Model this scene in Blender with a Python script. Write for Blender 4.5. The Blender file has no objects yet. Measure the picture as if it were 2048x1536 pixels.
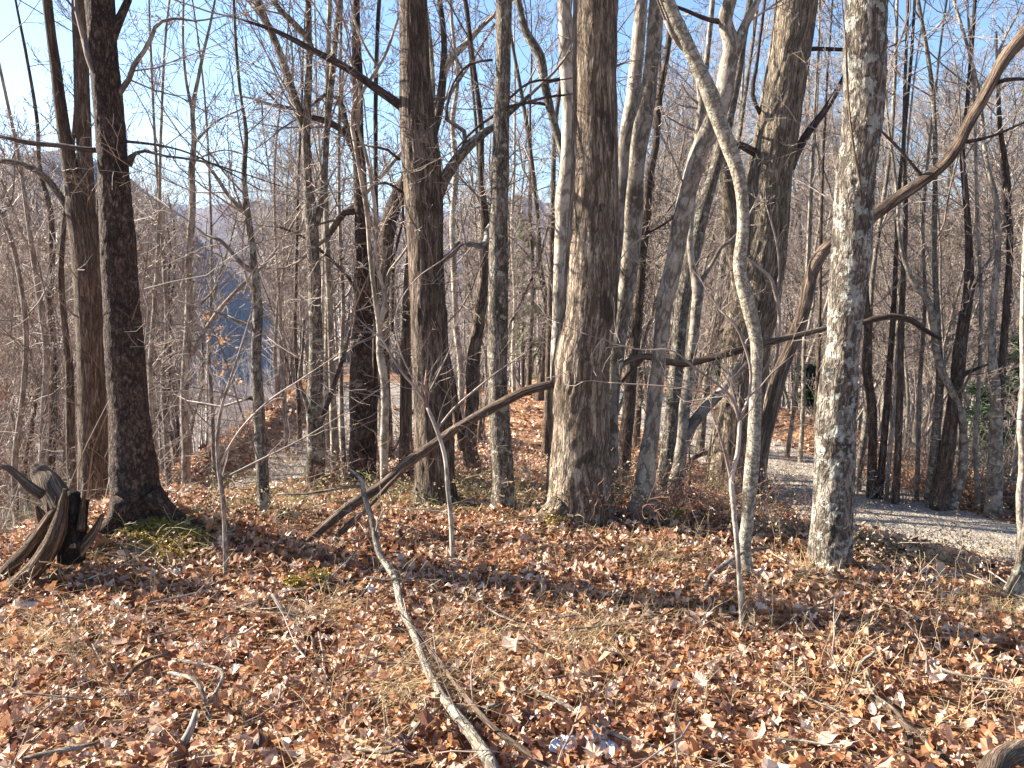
import bpy, math, random
import numpy as np
from mathutils import Vector, noise as mnoise

# ------------------------------------------------------------------ camera, sky, sun, exposure
S = bpy.context.scene
CAM_H = 1.6
FPX = 1595.0
PITCH = math.atan(268 / FPX)
cam = bpy.data.objects.new("camera", bpy.data.cameras.new("camera"))
S.collection.objects.link(cam)
cam.location = (0, 0, CAM_H)
cam.rotation_euler = (math.pi / 2 - PITCH, 0, 0)
cam.data.sensor_width = 36
cam.data.lens = FPX / 2048 * 36
cam.data.clip_start = 0.05
cam.data.clip_end = 9000
S.camera = cam

SUN_EL, SUN_AZ = math.radians(29), math.radians(-74)       # azimuth from +Y, negative = towards the left
W = bpy.data.worlds.new("World"); S.world = W; W.use_nodes = True
nt = W.node_tree; nt.nodes.clear()
sky = nt.nodes.new("ShaderNodeTexSky"); sky.sky_type = 'NISHITA'; sky.sun_disc = False
sky.sun_elevation = SUN_EL; sky.sun_rotation = SUN_AZ
sky.altitude = 600; sky.air_density = 1.05; sky.dust_density = 1.3; sky.ozone_density = 4.0
bg = nt.nodes.new("ShaderNodeBackground"); bg.inputs[1].default_value = 0.062
wo = nt.nodes.new("ShaderNodeOutputWorld")
nt.links.new(sky.outputs[0], bg.inputs[0]); nt.links.new(bg.outputs[0], wo.inputs[0])

sd = bpy.data.lights.new("sun", 'SUN'); sd.energy = 5.0; sd.angle = math.radians(0.53); sd.color = (1.0, 0.92, 0.79)
sun = bpy.data.objects.new("sun", sd); S.collection.objects.link(sun)
sdir = Vector((math.sin(SUN_AZ) * math.cos(SUN_EL), math.cos(SUN_AZ) * math.cos(SUN_EL), math.sin(SUN_EL)))
sun.rotation_euler = sdir.to_track_quat('Z', 'Y').to_euler()
S.view_settings.view_transform = 'Standard'; S.view_settings.look = 'None'
S.view_settings.exposure = 2.15; S.view_settings.gamma = 1.0; S.view_settings.use_curve_mapping = False
S.cycles.max_bounces = 5; S.cycles.diffuse_bounces = 3; S.cycles.glossy_bounces = 2
S.cycles.transmission_bounces = 3; S.cycles.transparent_max_bounces = 4; S.cycles.volume_bounces = 0

R = random.Random(7)
C = S.collection

# ------------------------------------------------------------------ numeric helpers
_tab = np.random.RandomState(3).rand(256, 256)
def vn(u, v, ku=256, s=0):
    u = np.asarray(u, float); v = np.asarray(v, float)
    iu = np.floor(u).astype(int); iv = np.floor(v).astype(int)
    fu = u - iu; fv = v - iv
    fu = fu * fu * (3 - 2 * fu); fv = fv * fv * (3 - 2 * fv)
    a = (iu % ku + s * 37) % 256; b = ((iu + 1) % ku + s * 37) % 256
    c = (iv + s * 91) % 256; d = (iv + 1 + s * 91) % 256
    return (_tab[a, c] * (1 - fu) + _tab[b, c] * fu) * (1 - fv) + (_tab[a, d] * (1 - fu) + _tab[b, d] * fu) * fv
def fbm(u, v, o=4, s=0):
    t = 0; a = 1; n = 0
    for k in range(o):
        t = t + a * vn(u * 2 ** k, v * 2 ** k, 256, s + k); n += a; a *= .5
    return t / n
def sst(a, b, x):
    t = np.clip((x - a) / (b - a), 0, 1); return t * t * (3 - 2 * t)

# ------------------------------------------------------------------ the lie of the land
RY = np.array([-40, 0, 4, 7, 8.8, 10.4, 12.1, 14.5, 16.5, 18.5, 22, 26, 60])
RX = np.array([70, 20, 13, 8.1, 5.95, 5.0, 4.35, 3.8, 3.35, 2.85, 2.3, 2.2, 4.0])
LY = np.array([-40, 0, 3, 6, 8, 10, 12, 14, 18, 22, 30, 60])
LX = np.array([-45, -10, -7.0, -4.9, -3.8, -3.25, -3.05, -3.0, -3.0, -3.5, -5.2, -12])
def smooth_interp(y, Y, X):
    return (np.interp(y - .7, Y, X) + np.interp(y, Y, X) * 2 + np.interp(y + .7, Y, X)) / 4
def XR(y): return smooth_interp(y, RY, RX)
def XL(y): return smooth_interp(y, LY, LX)
_ry = np.concatenate([np.arange(-6, 32, .3), np.arange(32, 90, 4)])
_RP = np.stack([XR(_ry), _ry], -1); _LP = np.stack([XL(_ry), _ry], -1)
def _table(P):
    tx = np.arange(-70, 70.01, .25); ty = np.arange(-14, 90.01, .25); X, Y = np.meshgrid(tx, ty); res = np.full(X.shape, 1e9)
    for (ax, ay), (bx, by) in zip(P[:-1], P[1:]):
        dx, dy = bx - ax, by - ay
        t = np.clip(((X - ax) * dx + (Y - ay) * dy) / (dx * dx + dy * dy), 0, 1)
        res = np.minimum(res, (X - ax - t * dx) ** 2 + (Y - ay - t * dy) ** 2)
    sg = np.sign(X - np.interp(Y, P[:, 1], P[:, 0]))
    return np.sqrt(res) * sg
_TR, _TL = _table(_RP), _table(_LP)
def sdist(x, y, T, P):
    """signed distance (positive to the right) to a road's centre line"""
    fx = (np.asarray(x, float) + 70) / .25; fy = (np.asarray(y, float) + 14) / .25
    cx = np.clip(fx, 0, T.shape[1] - 1.001); cy = np.clip(fy, 0, T.shape[0] - 1.001)
    ix = cx.astype(int); iy = cy.astype(int); u = cx - ix; v = cy - iy
    d = (T[iy, ix] * (1 - u) + T[iy, ix + 1] * u) * (1 - v) + (T[iy + 1, ix] * (1 - u) + T[iy + 1, ix + 1] * u) * v
    ex = (fx - cx) * .25; ey = (fy - cy) * .25
    return d + ex + np.sign(d) * np.abs(ey) * .15
def pdist(x, y, P): return np.abs(sdist(x, y, _TR if P is _RP else _TL, P))
def road_z(y): return -1.9 - .12 * np.clip(y - 19, 0, 200)
def H(x, y, fine=True):
    x = np.asarray(x, float); y = np.asarray(y, float)
    dR = sdist(x, y, _TR, _RP)            # >0 outside the right road
    dL = -sdist(x, y, _TL, _LP)            # >0 outside the left road
    zr = road_z(y)
    inner = -.15 * np.clip(y - 4.6, 0, 11.5) ** 1.0
    inner = inner - .35 * np.clip(y - 19.5, 0, 300)
    if fine: inner = inner + .06 * (fbm(x * .9 + 9, y * .9, 3, 5) - .5)
    inner = inner + .16 * np.exp(-(((x + 2.0) / .55) ** 2 + ((y - 4.35) / .5) ** 2))
    inner = inner - .1 * np.exp(-(((x - 2.35) / .7) ** 2 + ((y - 3.95 - .12 * (x - 2.3)) / .16) ** 2))
    # banks down to the roads
    wR = np.clip((-dR - 1.25) / 4.9, 0, 1); wR = .75 * wR + .25 * sst(0, 1, wR); wL = sst(1.2, 2.9, -dL)
    z = np.minimum(zr, inner) * 0 + inner
    z = zr + (z - zr) * wR * wL
    out_r = np.clip(dR - 1.35, 0, 1e4); out_l = np.clip(dL - 1.25, 0, 1e4)
    zo_r = .16 * sst(0, .6, out_r) - .33 * np.clip(out_r - .9, 0, 1e4)
    zo_l = .3 * sst(0, .5, out_l) - .72 * np.clip(out_l - .7, 0, 1e4)
    z = z + np.where(dR > 1.3, zo_r, 0) + np.where(dL > 1.2, zo_l, 0)
    if fine:
        off = np.minimum(np.abs(dR), np.abs(dL))
        z = z + .05 * (fbm(x * 2.2, y * 2.2, 3, 2) - .5) * sst(1.1, 1.8, off)
    # valley floor and far hills
    fl = -60.0
    z = np.where(z < -30, fl + 30 * np.exp(np.clip((z + 30) / 30, -50, 0)), z)
    d = np.hypot(x, y)
    big = 0
    big = big + 48 * np.exp(-(((x + 330) / 170) ** 2 + ((y - 400) / 130) ** 2))
    big = big + 84 * np.exp(-(((x + 235) / 62) ** 2 + ((y - 470) / 150) ** 2))
    big = big + 75 * np.exp(-(((x - 330) / 260) ** 2 + ((y - 560) / 150) ** 2))
    az = np.arctan2(x, y)
    n1 = fbm(az * 9 + 20, d * 0 + 3.3, 4, 11)
    n2 = fbm(az * 7 + 50, d * 0 + 1.3, 4, 17)
    big = big + (68 + 75 * n1) * np.exp(-((d - 1050) / 230) ** 2)
    big = big + (90 + 130 * n2) * np.exp(-((d - 2100) / 380) ** 2)
    z = z + big * sst(90, 260, d)
    z = z + 9 * (fbm(x * .012, y * .012, 4, 23) - .5) * sst(80, 300, d)
    return z
def Hs(x, y): return float(H(x, y))

CP, SP = math.cos(PITCH), math.sin(PITCH)
def ray(px, py):
    a = (px - 1024) / FPX; b = -(py - 768) / FPX
    return (a, CP + b * SP, -SP + b * CP)
def at(px, py, Y):
    d = ray(px, py); t = Y / d[1]
    return (d[0] * t, Y, CAM_H + d[2] * t)
_ts = np.concatenate([np.arange(1.5, 30, .02), np.arange(30, 160, .3)])
def hit(px, py, h=0.0):
    d = ray(px, py)
    z = CAM_H + d[2] * _ts
    g = H(d[0] * _ts, d[1] * _ts) + h
    k = np.argmax(z < g)
    t = _ts[k] if z[k] < g[k] else 60
    return (d[0] * t, d[1] * t, CAM_H + d[2] * t)

# ------------------------------------------------------------------ material helpers
def mat(name):
    m = bpy.data.materials.new(name); m.use_nodes = True
    m.node_tree.nodes.clear()
    return m, m.node_tree
class N:
    def __init__(s, nt): s.nt = nt
    def n(s, t, **k):
        o = s.nt.nodes.new("ShaderNode" + t)
        for a, v in k.items(): setattr(o, a, v)
        return o
    def l(s, a, b): s.nt.links.new(a, b)
    def noise(s, vec, scale, detail=4, rough=.55, dist=0):
        o = s.n("TexNoise"); o.inputs["Scale"].default_value = scale; o.inputs["Detail"].default_value = detail
        o.inputs["Roughness"].default_value = rough; o.inputs["Distortion"].default_value = dist
        if vec is not None: s.l(vec, o.inputs["Vector"])
        return o.outputs["Fac"]
    def ramp(s, f, stops, interp='LINEAR'):
        o = s.n("ValToRGB"); r = o.color_ramp; r.interpolation = interp
        while len(r.elements) < len(stops): r.elements.new(.5)
        for e, (p, c) in zip(r.elements, stops):
            e.position = p; e.color = (*c, 1) if len(c) == 3 else c
        s.l(f, o.inputs[0]); return o.outputs[0]
    def mix(s, f, a, b, bt='MIX'):
        o = s.n("MixRGB"); o.blend_type = bt
        for i, v in enumerate((f, a, b)):
            if hasattr(v, "links"): s.l(v, o.inputs[i])
            elif i == 0: o.inputs[0].default_value = v
            else: o.inputs[i].default_value = (*v, 1)
        return o.outputs[0]
    def math(s, op, a, b=None, clamp=False):
        o = s.n("Math"); o.operation = op; o.use_clamp = clamp
        for i, v in enumerate((a, b)):
            if v is None: continue
            if hasattr(v, "links"): s.l(v, o.inputs[i])
            else: o.inputs[i].default_value = v
        return o.outputs[0]
    def mapping(s, vec, scale=(1, 1, 1), loc=(0, 0, 0)):
        o = s.n("Mapping"); o.inputs["Scale"].default_value = scale; o.inputs["Location"].default_value = loc
        s.l(vec, o.inputs["Vector"]); return o.outputs[0]
    def step(s, f, a, b):
        o = s.n("MapRange"); o.interpolation_type = 'SMOOTHSTEP'
        o.inputs["From Min"].default_value = a; o.inputs["From Max"].default_value = b
        s.l(f, o.inputs["Value"]); return o.outputs["Result"]
    def bump(s, h, strength=1, dist=.01):
        o = s.n("Bump"); o.inputs["Strength"].default_value = strength; o.inputs["Distance"].default_value = dist
        s.l(h, o.inputs["Height"]); return o.outputs[0]
    def principled(s, col, rough=.85, normal=None, spec=.25):
        o = s.n("BsdfPrincipled")
        if hasattr(col, "links"): s.l(col, o.inputs["Base Color"])
        else: o.inputs["Base Color"].default_value = (*col, 1)
        if hasattr(rough, "links"): s.l(rough, o.inputs["Roughness"])
        else: o.inputs["Roughness"].default_value = rough
        o.inputs["Specular IOR Level"].default_value = spec
        if normal is not None: s.l(normal, o.inputs["Normal"])
        return o
    def out(s, sh):
        o = s.n("OutputMaterial"); s.l(sh, o.inputs["Surface"])

def bark(name, dark, mid, light, cells=60, stretch=.25, depth=.006, crack=.12, rough_scale=25,
         lichen=None, moss=None, blotch=None, vary=.25):
    """Bark on the coordinate 'bk' = (R cos, R sin, length) in metres."""
    m, t = mat(name); g = N(t)
    a = g.n("Attribute"); a.attribute_name = "bk"
    base = a.outputs["Vector"]
    oi = g.n("ObjectInfo")
    off = g.n("VectorMath"); off.operation = 'ADD'
    sc = g.n("VectorMath"); sc.operation = 'SCALE'; sc.inputs[0].default_value = (3.1, 5.7, 9.3)
    g.l(oi.outputs["Random"], sc.inputs["Scale"]); g.l(base, off.inputs[0]); g.l(sc.outputs[0], off.inputs[1])
    v = off.outputs[0]
    # warp
    nz = g.n("TexNoise"); nz.inputs["Scale"].default_value = rough_scale * .5; nz.inputs["Detail"].default_value = 3
    g.l(v, nz.inputs["Vector"])
    sub = g.n("VectorMath"); sub.operation = 'SUBTRACT'; g.l(nz.outputs["Color"], sub.inputs[0]); sub.inputs[1].default_value = (.5, .5, .5)
    s2 = g.n("VectorMath"); s2.operation = 'SCALE'; g.l(sub.outputs[0], s2.inputs[0]); s2.inputs["Scale"].default_value = 1.2 / cells
    ad = g.n("VectorMath"); ad.operation = 'ADD'; g.l(v, ad.inputs[0]); g.l(s2.outputs[0], ad.inputs[1])
    st = g.mapping(ad.outputs[0], (cells, cells, cells * stretch))
    vo = g.n("TexVoronoi"); vo.feature = 'DISTANCE_TO_EDGE'; vo.inputs["Scale"].default_value = 1; g.l(st, vo.inputs["Vector"])
    e1 = g.step(vo.outputs["Distance"], 0.0, crack)
    rn = g.noise(g.mapping(ad.outputs[0], (cells * .75, cells * .75, cells * stretch * .5)), 1.0, 4, .6)
    rr = g.math('ABSOLUTE', g.math('SUBTRACT', rn, .5))
    e2 = g.step(rr, 0.0, .075)
    edge = g.math('MULTIPLY', e2, g.math('ADD', .55, g.math('MULTIPLY', e1, .45)))
    vc = g.n("TexVoronoi"); vc.inputs["Scale"].default_value = 1; g.l(st, vc.inputs["Vector"])
    cellv = g.n("SeparateColor"); g.l(vc.outputs["Color"], cellv.inputs[0])
    fine = g.noise(g.mapping(v, (1, 1, .35)), rough_scale * 6, 5, .65)
    broad = g.noise(v, 5, 3)
    f = g.math('ADD', g.math('MULTIPLY', fine, .55), g.math('MULTIPLY', cellv.outputs[0], .22))
    f = g.math('ADD', f, g.math('MULTIPLY', broad, .35))
    col = g.ramp(f, [(.3, dark), (.52, mid), (.78, light)])
    col = g.mix(g.math('MULTIPLY', g.math('SUBTRACT', 1.0, edge), .75), col, tuple(c * .45 for c in dark))
    h = g.math('ADD', edge, g.math('MULTIPLY', fine, .8))
    if blotch:
        b = g.step(g.noise(g.mapping(v, (1, 1, .6), (3, 1, 4)), blotch[2], 4, .6), blotch[1], blotch[1] + .06)
        col = g.mix(g.math('MULTIPLY', b, .8), col, blotch[0])
    if lichen:
        b = g.step(g.noise(v, lichen[2], 5, .7), lichen[1], lichen[1] + .05)
        tint = g.mix(g.noise(v, 60, 2), tuple(c * .65 for c in lichen[0]), lichen[0])
        col = g.mix(g.math('MULTIPLY', b, .9), col, tint)
        h = g.math('ADD', h, g.math('MULTIPLY', b, .35))
    if moss:
        z = g.n("SeparateXYZ"); g.l(base, z.inputs[0])
        low = g.math('SUBTRACT', 1.0, g.step(z.outputs[2], 0, moss[2]))
        b = g.step(g.math('ADD', g.noise(v, 14, 4, .65), g.math('MULTIPLY', low, moss[3] if len(moss) > 3 else .3)), moss[1], moss[1] + .1)
        col = g.mix(g.math('MULTIPLY', b, .85), col, g.mix(fine, tuple(c * .4 for c in moss[0]), moss[0]))
    br = g.math('ADD', 1 - vary / 2, g.math('MULTIPLY', oi.outputs["Random"], vary))
    hs = g.n("HueSaturation"); g.l(br, hs.inputs["Value"]); g.l(col, hs.inputs["Color"])
    p = g.principled(hs.outputs[0], .88, g.bump(h, 1.0, depth), .2)
    g.out(p.outputs[0]); return m

B = {}
B['dark_scaly'] = bark("dark_scaly_bark", (.03, .02, .016), (.08, .052, .04), (.2, .14, .105), 75, .45, .006, .2, 30,
                       lichen=((.3, .27, .22), .66, 34))
B['brown_furrow'] = bark("brown_furrowed_bark", (.05, .035, .025), (.13, .093, .068), (.27, .21, .16), 70, .12, .008, .22, 22,
                         lichen=((.3, .29, .24), .7, 22))
B['lichen_grey'] = bark("lichened_grey_bark", (.06, .047, .037), (.19, .155, .12), (.36, .31, .25), 80, .3, .005, .16, 26,
                        lichen=((.42, .42, .33), .56, 16), blotch=((.045, .04, .03), .6, 9))
B['smooth_pale'] = bark("smooth_pale_bark", (.24, .2, .155), (.42, .36, .29), (.6, .53, .44), 16, .5, .0015, .04, 10,
                        lichen=((.55, .52, .45), .62, 18), blotch=((.16, .13, .095), .63, 7), vary=.15)
B['smooth_grey'] = bark("smooth_grey_bark", (.13, .105, .08), (.26, .22, .175), (.42, .37, .3), 18, .5, .002, .05, 14,
                        lichen=((.46, .44, .37), .6, 20), blotch=((.09, .07, .05), .6, 8))
B['oak'] = bark("shaggy_oak_bark", (.085, .058, .038), (.24, .178, .128), (.46, .38, .295), 55, .13, .009, .16, 20,
                lichen=((.4, .38, .31), .7, 15), blotch=((.05, .038, .028), .6, 6), moss=((.12, .11, .03), .86, .7, .3))
B['furrow_tan'] = bark("deep_furrowed_tan_bark", (.06, .045, .032), (.26, .2, .14), (.47, .39, .29), 42, .12, .014, .25, 16,
                       moss=((.3, .25, .05), .74, 1.0, .3))
B['flaky'] = bark("flaky_lichen_bark", (.07, .052, .04), (.25, .205, .16), (.46, .41, .34), 46, .3, .013, .16, 24,
                  lichen=((.54, .53, .46), .52, 15), blotch=((.06, .045, .035), .6, 10))
B['band'] = bark("banded_smooth_bark", (.17, .14, .1), (.34, .3, .23), (.52, .47, .38), 30, 1.8, .002, .06, 12,
                 lichen=((.5, .49, .4), .56, 30), blotch=((.12, .09, .06), .6, 9))
B['dead'] = bark("weathered_dead_wood", (.06, .04, .028), (.18, .125, .088), (.34, .25, .18), 70, .05, .006, .25, 18,
                 moss=((.16, .16, .04), .82, 1.0, .12))
B['pale_dead'] = bark("peeling_pale_dead_wood", (.09, .07, .05), (.28, .235, .18), (.54, .48, .4), 60, .3, .003, .12, 30)
B['rot'] = bark("rotten_brown_wood", (.05, .03, .02), (.17, .105, .065), (.34, .24, .15), 60, .07, .01, .25, 20)
B['hollow_black'] = bark("rotten_hollow_black", (.008, .006, .005), (.02, .015, .011), (.05, .038, .028), 60, .3, .012, .25, 20)  # near-black rotten wood; the dark of the stump's hollow is put into the colour
B['brush'] = bark("brown_branch_bark", (.12, .095, .075), (.27, .22, .18), (.42, .36, .3), 40, .3, .001, .1, 30, vary=.5)
B['dark_limb'] = bark("dark_limb_bark", (.035, .026, .022), (.1, .072, .06), (.2, .15, .125), 50, .2, .004, .2, 30)
B['twig'] = None
def twigmat(name, a, b):
    m, t = mat(name); g = N(t)
    tx = g.n("TexCoord"); oi = g.n("ObjectInfo")
    f = g.noise(tx.outputs["Object"], 3.5, 3)
    col = g.mix(g.step(f, .35, .65), a, b)
    hs = g.n("HueSaturation"); g.l(g.math('ADD', .75, g.math('MULTIPLY', oi.outputs["Random"], .5)), hs.inputs["Value"]); g.l(col, hs.inputs["Color"])
    g.out(g.principled(hs.outputs[0], .6, None, .35).outputs[0]); return m
B['twig'] = twigmat("twig_bark", (.13, .1, .085), (.33, .26, .21))
B['briar'] = twigmat("green_briar_stem", (.09, .13, .03), (.2, .22, .08))
B['weed'] = twigmat("dry_weed_stalk", (.3, .21, .12), (.48, .37, .23))
B['redstem'] = twigmat("reddish_shrub_stem", (.2, .1, .07), (.34, .2, .13))

def leafmat(name, stops, transl=.22):
    m, t = mat(name); g = N(t)
    a = g.n("Attribute"); a.attribute_name = "tint"; oi = g.n("ObjectInfo"); tx = g.n("TexCoord")
    f = g.math('FRACT', g.math('ADD', a.outputs["Fac"], oi.outputs["Random"]))
    col = g.ramp(f, stops)
    nz = g.noise(tx.outputs["Object"], 55, 3)
    col = g.mix(g.math('MULTIPLY', g.step(nz, .45, .75), .35), col, (.1, .05, .03))
    p = g.principled(col, .42, g.bump(g.noise(tx.outputs["Object"], 90, 2), .5, .002), .5)
    tr = g.n("BsdfTranslucent"); g.l(col, tr.inputs[0])
    mx = g.n("MixShader"); mx.inputs[0].default_value = transl
    g.l(p.outputs[0], mx.inputs[1]); g.l(tr.outputs[0], mx.inputs[2])
    g.out(mx.outputs[0]); return m
LEAF = leafmat("dead_oak_leaf", [(0, (.06, .024, .015)), (.12, (.17, .065, .035)), (.25, (.42, .18, .075)), (.38, (.54, .31, .165)),
                                 (.5, (.33, .15, .09)), (.62, (.59, .39, .26)), (.76, (.72, .57, .45)), (.86, (.52, .23, .09)), (.94, (.66, .48, .36)), (1, (.28, .13, .08))])
SEED = leafmat("dry_seed_leaf", [(0, (.5, .36, .2)), (.5, (.62, .5, .33)), (1, (.42, .28, .15))])
GRASS = leafmat("dry_grass_blade", [(0, (.45, .31, .15)), (.5, (.6, .46, .27)), (.85, (.36, .22, .11)), (1, (.3, .3, .12))])
HANG = leafmat("hanging_orange_leaf", [(0, (.5, .25, .09)), (.5, (.6, .36, .16)), (1, (.42, .2, .08))], .35)
NEEDLE = leafmat("pine_needle", [(0, (.13, .17, .06)), (.5, (.2, .25, .1)), (1, (.26, .3, .13))], .3)
HEML = leafmat("hemlock_needle", [(0, (.012, .03, .01)), (.5, (.022, .05, .016)), (1, (.04, .075, .025))], .1)
MOSS = leafmat("moss_tuft", [(0, (.3, .2, .035)), (.5, (.42, .31, .06)), (1, (.2, .14, .04))], .2)

def ground_mat():
    m, t = mat("forest_floor_soil"); g = N(t)
    tx = g.n("TexCoord"); v = tx.outputs["Object"]
    vo = g.n("TexVoronoi"); vo.inputs["Scale"].default_value = 17; vo.inputs["Randomness"].default_value = 1
    wv = g.n("VectorMath"); wv.operation = 'ADD'; nz = g.n("TexNoise"); nz.inputs["Scale"].default_value = 20; g.l(v, nz.inputs["Vector"])
    sc = g.n("VectorMath"); sc.operation = 'SCALE'; sc.inputs["Scale"].default_value = .05; g.l(nz.outputs["Color"], sc.inputs[0])
    g.l(v, wv.inputs[0]); g.l(sc.outputs[0], wv.inputs[1]); g.l(wv.outputs[0], vo.inputs["Vector"])
    sep = g.n("SeparateColor"); g.l(vo.outputs["Color"], sep.inputs[0])
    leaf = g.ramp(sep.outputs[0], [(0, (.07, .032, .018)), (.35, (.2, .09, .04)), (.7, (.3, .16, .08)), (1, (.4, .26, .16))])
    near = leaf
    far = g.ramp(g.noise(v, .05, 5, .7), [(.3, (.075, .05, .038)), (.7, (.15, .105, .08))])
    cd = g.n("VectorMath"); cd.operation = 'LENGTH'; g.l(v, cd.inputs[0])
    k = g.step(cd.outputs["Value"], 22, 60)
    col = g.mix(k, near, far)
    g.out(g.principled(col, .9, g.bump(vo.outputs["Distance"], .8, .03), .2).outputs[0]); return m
def road_mat():
    m, t = mat("grey_gravel"); g = N(t)
    tx = g.n("TexCoord"); v = tx.outputs["Object"]
    vo = g.n("TexVoronoi"); vo.inputs["Scale"].default_value = 38; g.l(v, vo.inputs["Vector"])
    sep = g.n("SeparateColor"); g.l(vo.outputs["Color"], sep.inputs[0])
    st = g.ramp(sep.outputs[0], [(0, (.21, .175, .14)), (.5, (.33, .28, .225)), (1, (.46, .395, .325))])
    br = g.noise(v, 1.3, 4, .6)
    col = g.mix(g.math('MULTIPLY', g.step(br, .5, .7), .45), st, (.25, .19, .14))
    h = g.math('ADD', vo.outputs["Distance"], g.math('MULTIPLY', g.noise(v, 9, 4), 2))
    g.out(g.principled(col, .85, g.bump(h, .8, .02), .3).outputs[0]); return m
def snow_mat():
    m, t = mat("old_snow"); g = N(t); tx = g.n("TexCoord")
    p = g.principled((.62, .65, .7), .7, g.bump(g.noise(tx.outputs["Object"], 40, 4), .8, .02), .3)
    g.out(p.outputs[0]); return m
GROUND, ROAD, SNOW = ground_mat(), road_mat(), snow_mat()

# ------------------------------------------------------------------ mesh helpers
def link(name, me, parent=None, m=None, **props):
    o = bpy.data.objects.new(name, me); C.objects.link(o)
    if parent is not None: o.parent = parent
    if m is not None and me is not None and len(me.materials) == 0: me.materials.append(m)
    for k, v in props.items(): o[k] = v
    return o
def npmesh(name, V, F, smooth=False, vec=None, tint=None):
    """V (n,3); F (m,k) all with the same number of corners or list of such arrays."""
    me = bpy.data.meshes.new(name)
    Fs = F if isinstance(F, list) else [F]
    Fs = [f for f in Fs if len(f)]
    me.vertices.add(len(V)); me.vertices.foreach_set("co", np.asarray(V, np.float32).ravel())
    loops = np.concatenate([f.ravel() for f in Fs]).astype(np.int32)
    starts, tot = [], 0
    cnt = np.concatenate([np.full(len(f), f.shape[1]) for f in Fs])
    starts = np.concatenate([[0], np.cumsum(cnt)[:-1]]).astype(np.int32)
    me.loops.add(len(loops)); me.loops.foreach_set("vertex_index", loops)
    me.polygons.add(len(cnt)); me.polygons.foreach_set("loop_start", starts)
    me.polygons.foreach_set("use_smooth", np.full(len(cnt), smooth))
    if vec is not None:
        a = me.attributes.new("bk", 'FLOAT_VECTOR', 'POINT'); a.data.foreach_set("vector", np.asarray(vec, np.float32).ravel())
    if tint is not None:
        a = me.attributes.new("tint", 'FLOAT', 'POINT'); a.data.foreach_set("value", np.asarray(tint, np.float32).ravel())
    me.update(calc_edges=True)
    return me
def norm(a): return a / np.maximum(np.linalg.norm(a, axis=-1, keepdims=True), 1e-9)
def frames(P):
    T = np.empty_like(P); T[..., 1:-1, :] = P[..., 2:, :] - P[..., :-2, :]
    T[..., 0, :] = P[..., 1, :] - P[..., 0, :]; T[..., -1, :] = P[..., -1, :] - P[..., -2, :]
    T = norm(T)
    mean = norm(P[..., -1, :] - P[..., 0, :])
    ref = np.where(np.abs(mean[..., 0:1]) < .8, np.array([1., 0, 0]), np.array([0, 1., 0]))
    ref = ref[..., None, :]
    U = norm(ref - (ref * T).sum(-1, keepdims=True) * T)
    return T, U, np.cross(T, U)
def sticks_mesh(name, lines, sides=3, rmin=0.0):
    """lines: list of (list of points, list of radii). One mesh of tapered tubes."""
    groups = {}
    for p, r in lines:
        k = sides if not callable(sides) else sides(r[0])
        groups.setdefault((len(p), k), []).append((p, r))
    Vs, Fs, Bs, base = [], [], [], 0
    for (n, k), L in groups.items():
        P = np.array([p for p, r in L], float); Rr = np.maximum(np.array([r for p, r in L], float), rmin)
        m = len(L)
        T, U, Vv = frames(P)
        th = np.arange(k) / k * 2 * np.pi
        c, s = np.cos(th), np.sin(th)
        ring = P[:, :, None, :] + Rr[:, :, None, None] * (U[:, :, None, :] * c[:, None] + Vv[:, :, None, :] * s[:, None])
        Vs.append(ring.reshape(-1, 3))
        seg = np.linalg.norm(np.diff(P, axis=1), axis=2); s_ = np.concatenate([np.zeros((m, 1)), np.cumsum(seg, 1)], 1)
        R0 = Rr[:, :1, None]
        b = np.stack([np.broadcast_to(R0 * c, (m, n, k)), np.broadcast_to(R0 * s, (m, n, k)), np.broadcast_to(s_[:, :, None], (m, n, k))], -1)
        Bs.append(b.reshape(-1, 3))
        idx = np.arange(m * n * k).reshape(m, n, k) + base
        a = idx[:, :-1, :]; d = idx[:, 1:, :]
        F = np.stack([a, np.roll(a, -1, 2), np.roll(d, -1, 2), d], -1).reshape(-1, 4)
        Fs.append(F); base += m * n * k
    return npmesh(name, np.concatenate(Vs), np.concatenate(Fs), True, np.concatenate(Bs))

def catmull(P, Rr, step):
    P = [np.array(p, float) for p in P]
    L = [max(1e-6, float(np.linalg.norm(P[i + 1] - P[i]))) for i in range(len(P) - 1)]
    D = [(P[i + 1] - P[i]) / L[i] for i in range(len(L))]
    M = [D[0]] + [norm(D[i - 1] * L[i] + D[i] * L[i - 1]) for i in range(1, len(L))] + [D[-1]]
    op, orr = [], []
    for i in range(len(L)):
        st = step(P[i][2]) if callable(step) else step
        n = max(1, int(L[i] / st)); t = (np.arange(n) / n)[:, None]
        t2, t3 = t * t, t * t * t
        op.append((2 * t3 - 3 * t2 + 1) * P[i] + (t3 - 2 * t2 + t) * M[i] * L[i] + (-2 * t3 + 3 * t2) * P[i + 1] + (t3 - t2) * M[i + 1] * L[i])
        orr.append(Rr[i] + (Rr[i + 1] - Rr[i]) * (t2 * (3 - 2 * t))[:, 0])
    op.append(P[-1][None]); orr.append([Rr[-1]])
    return np.concatenate(op), np.concatenate(orr)

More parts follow.
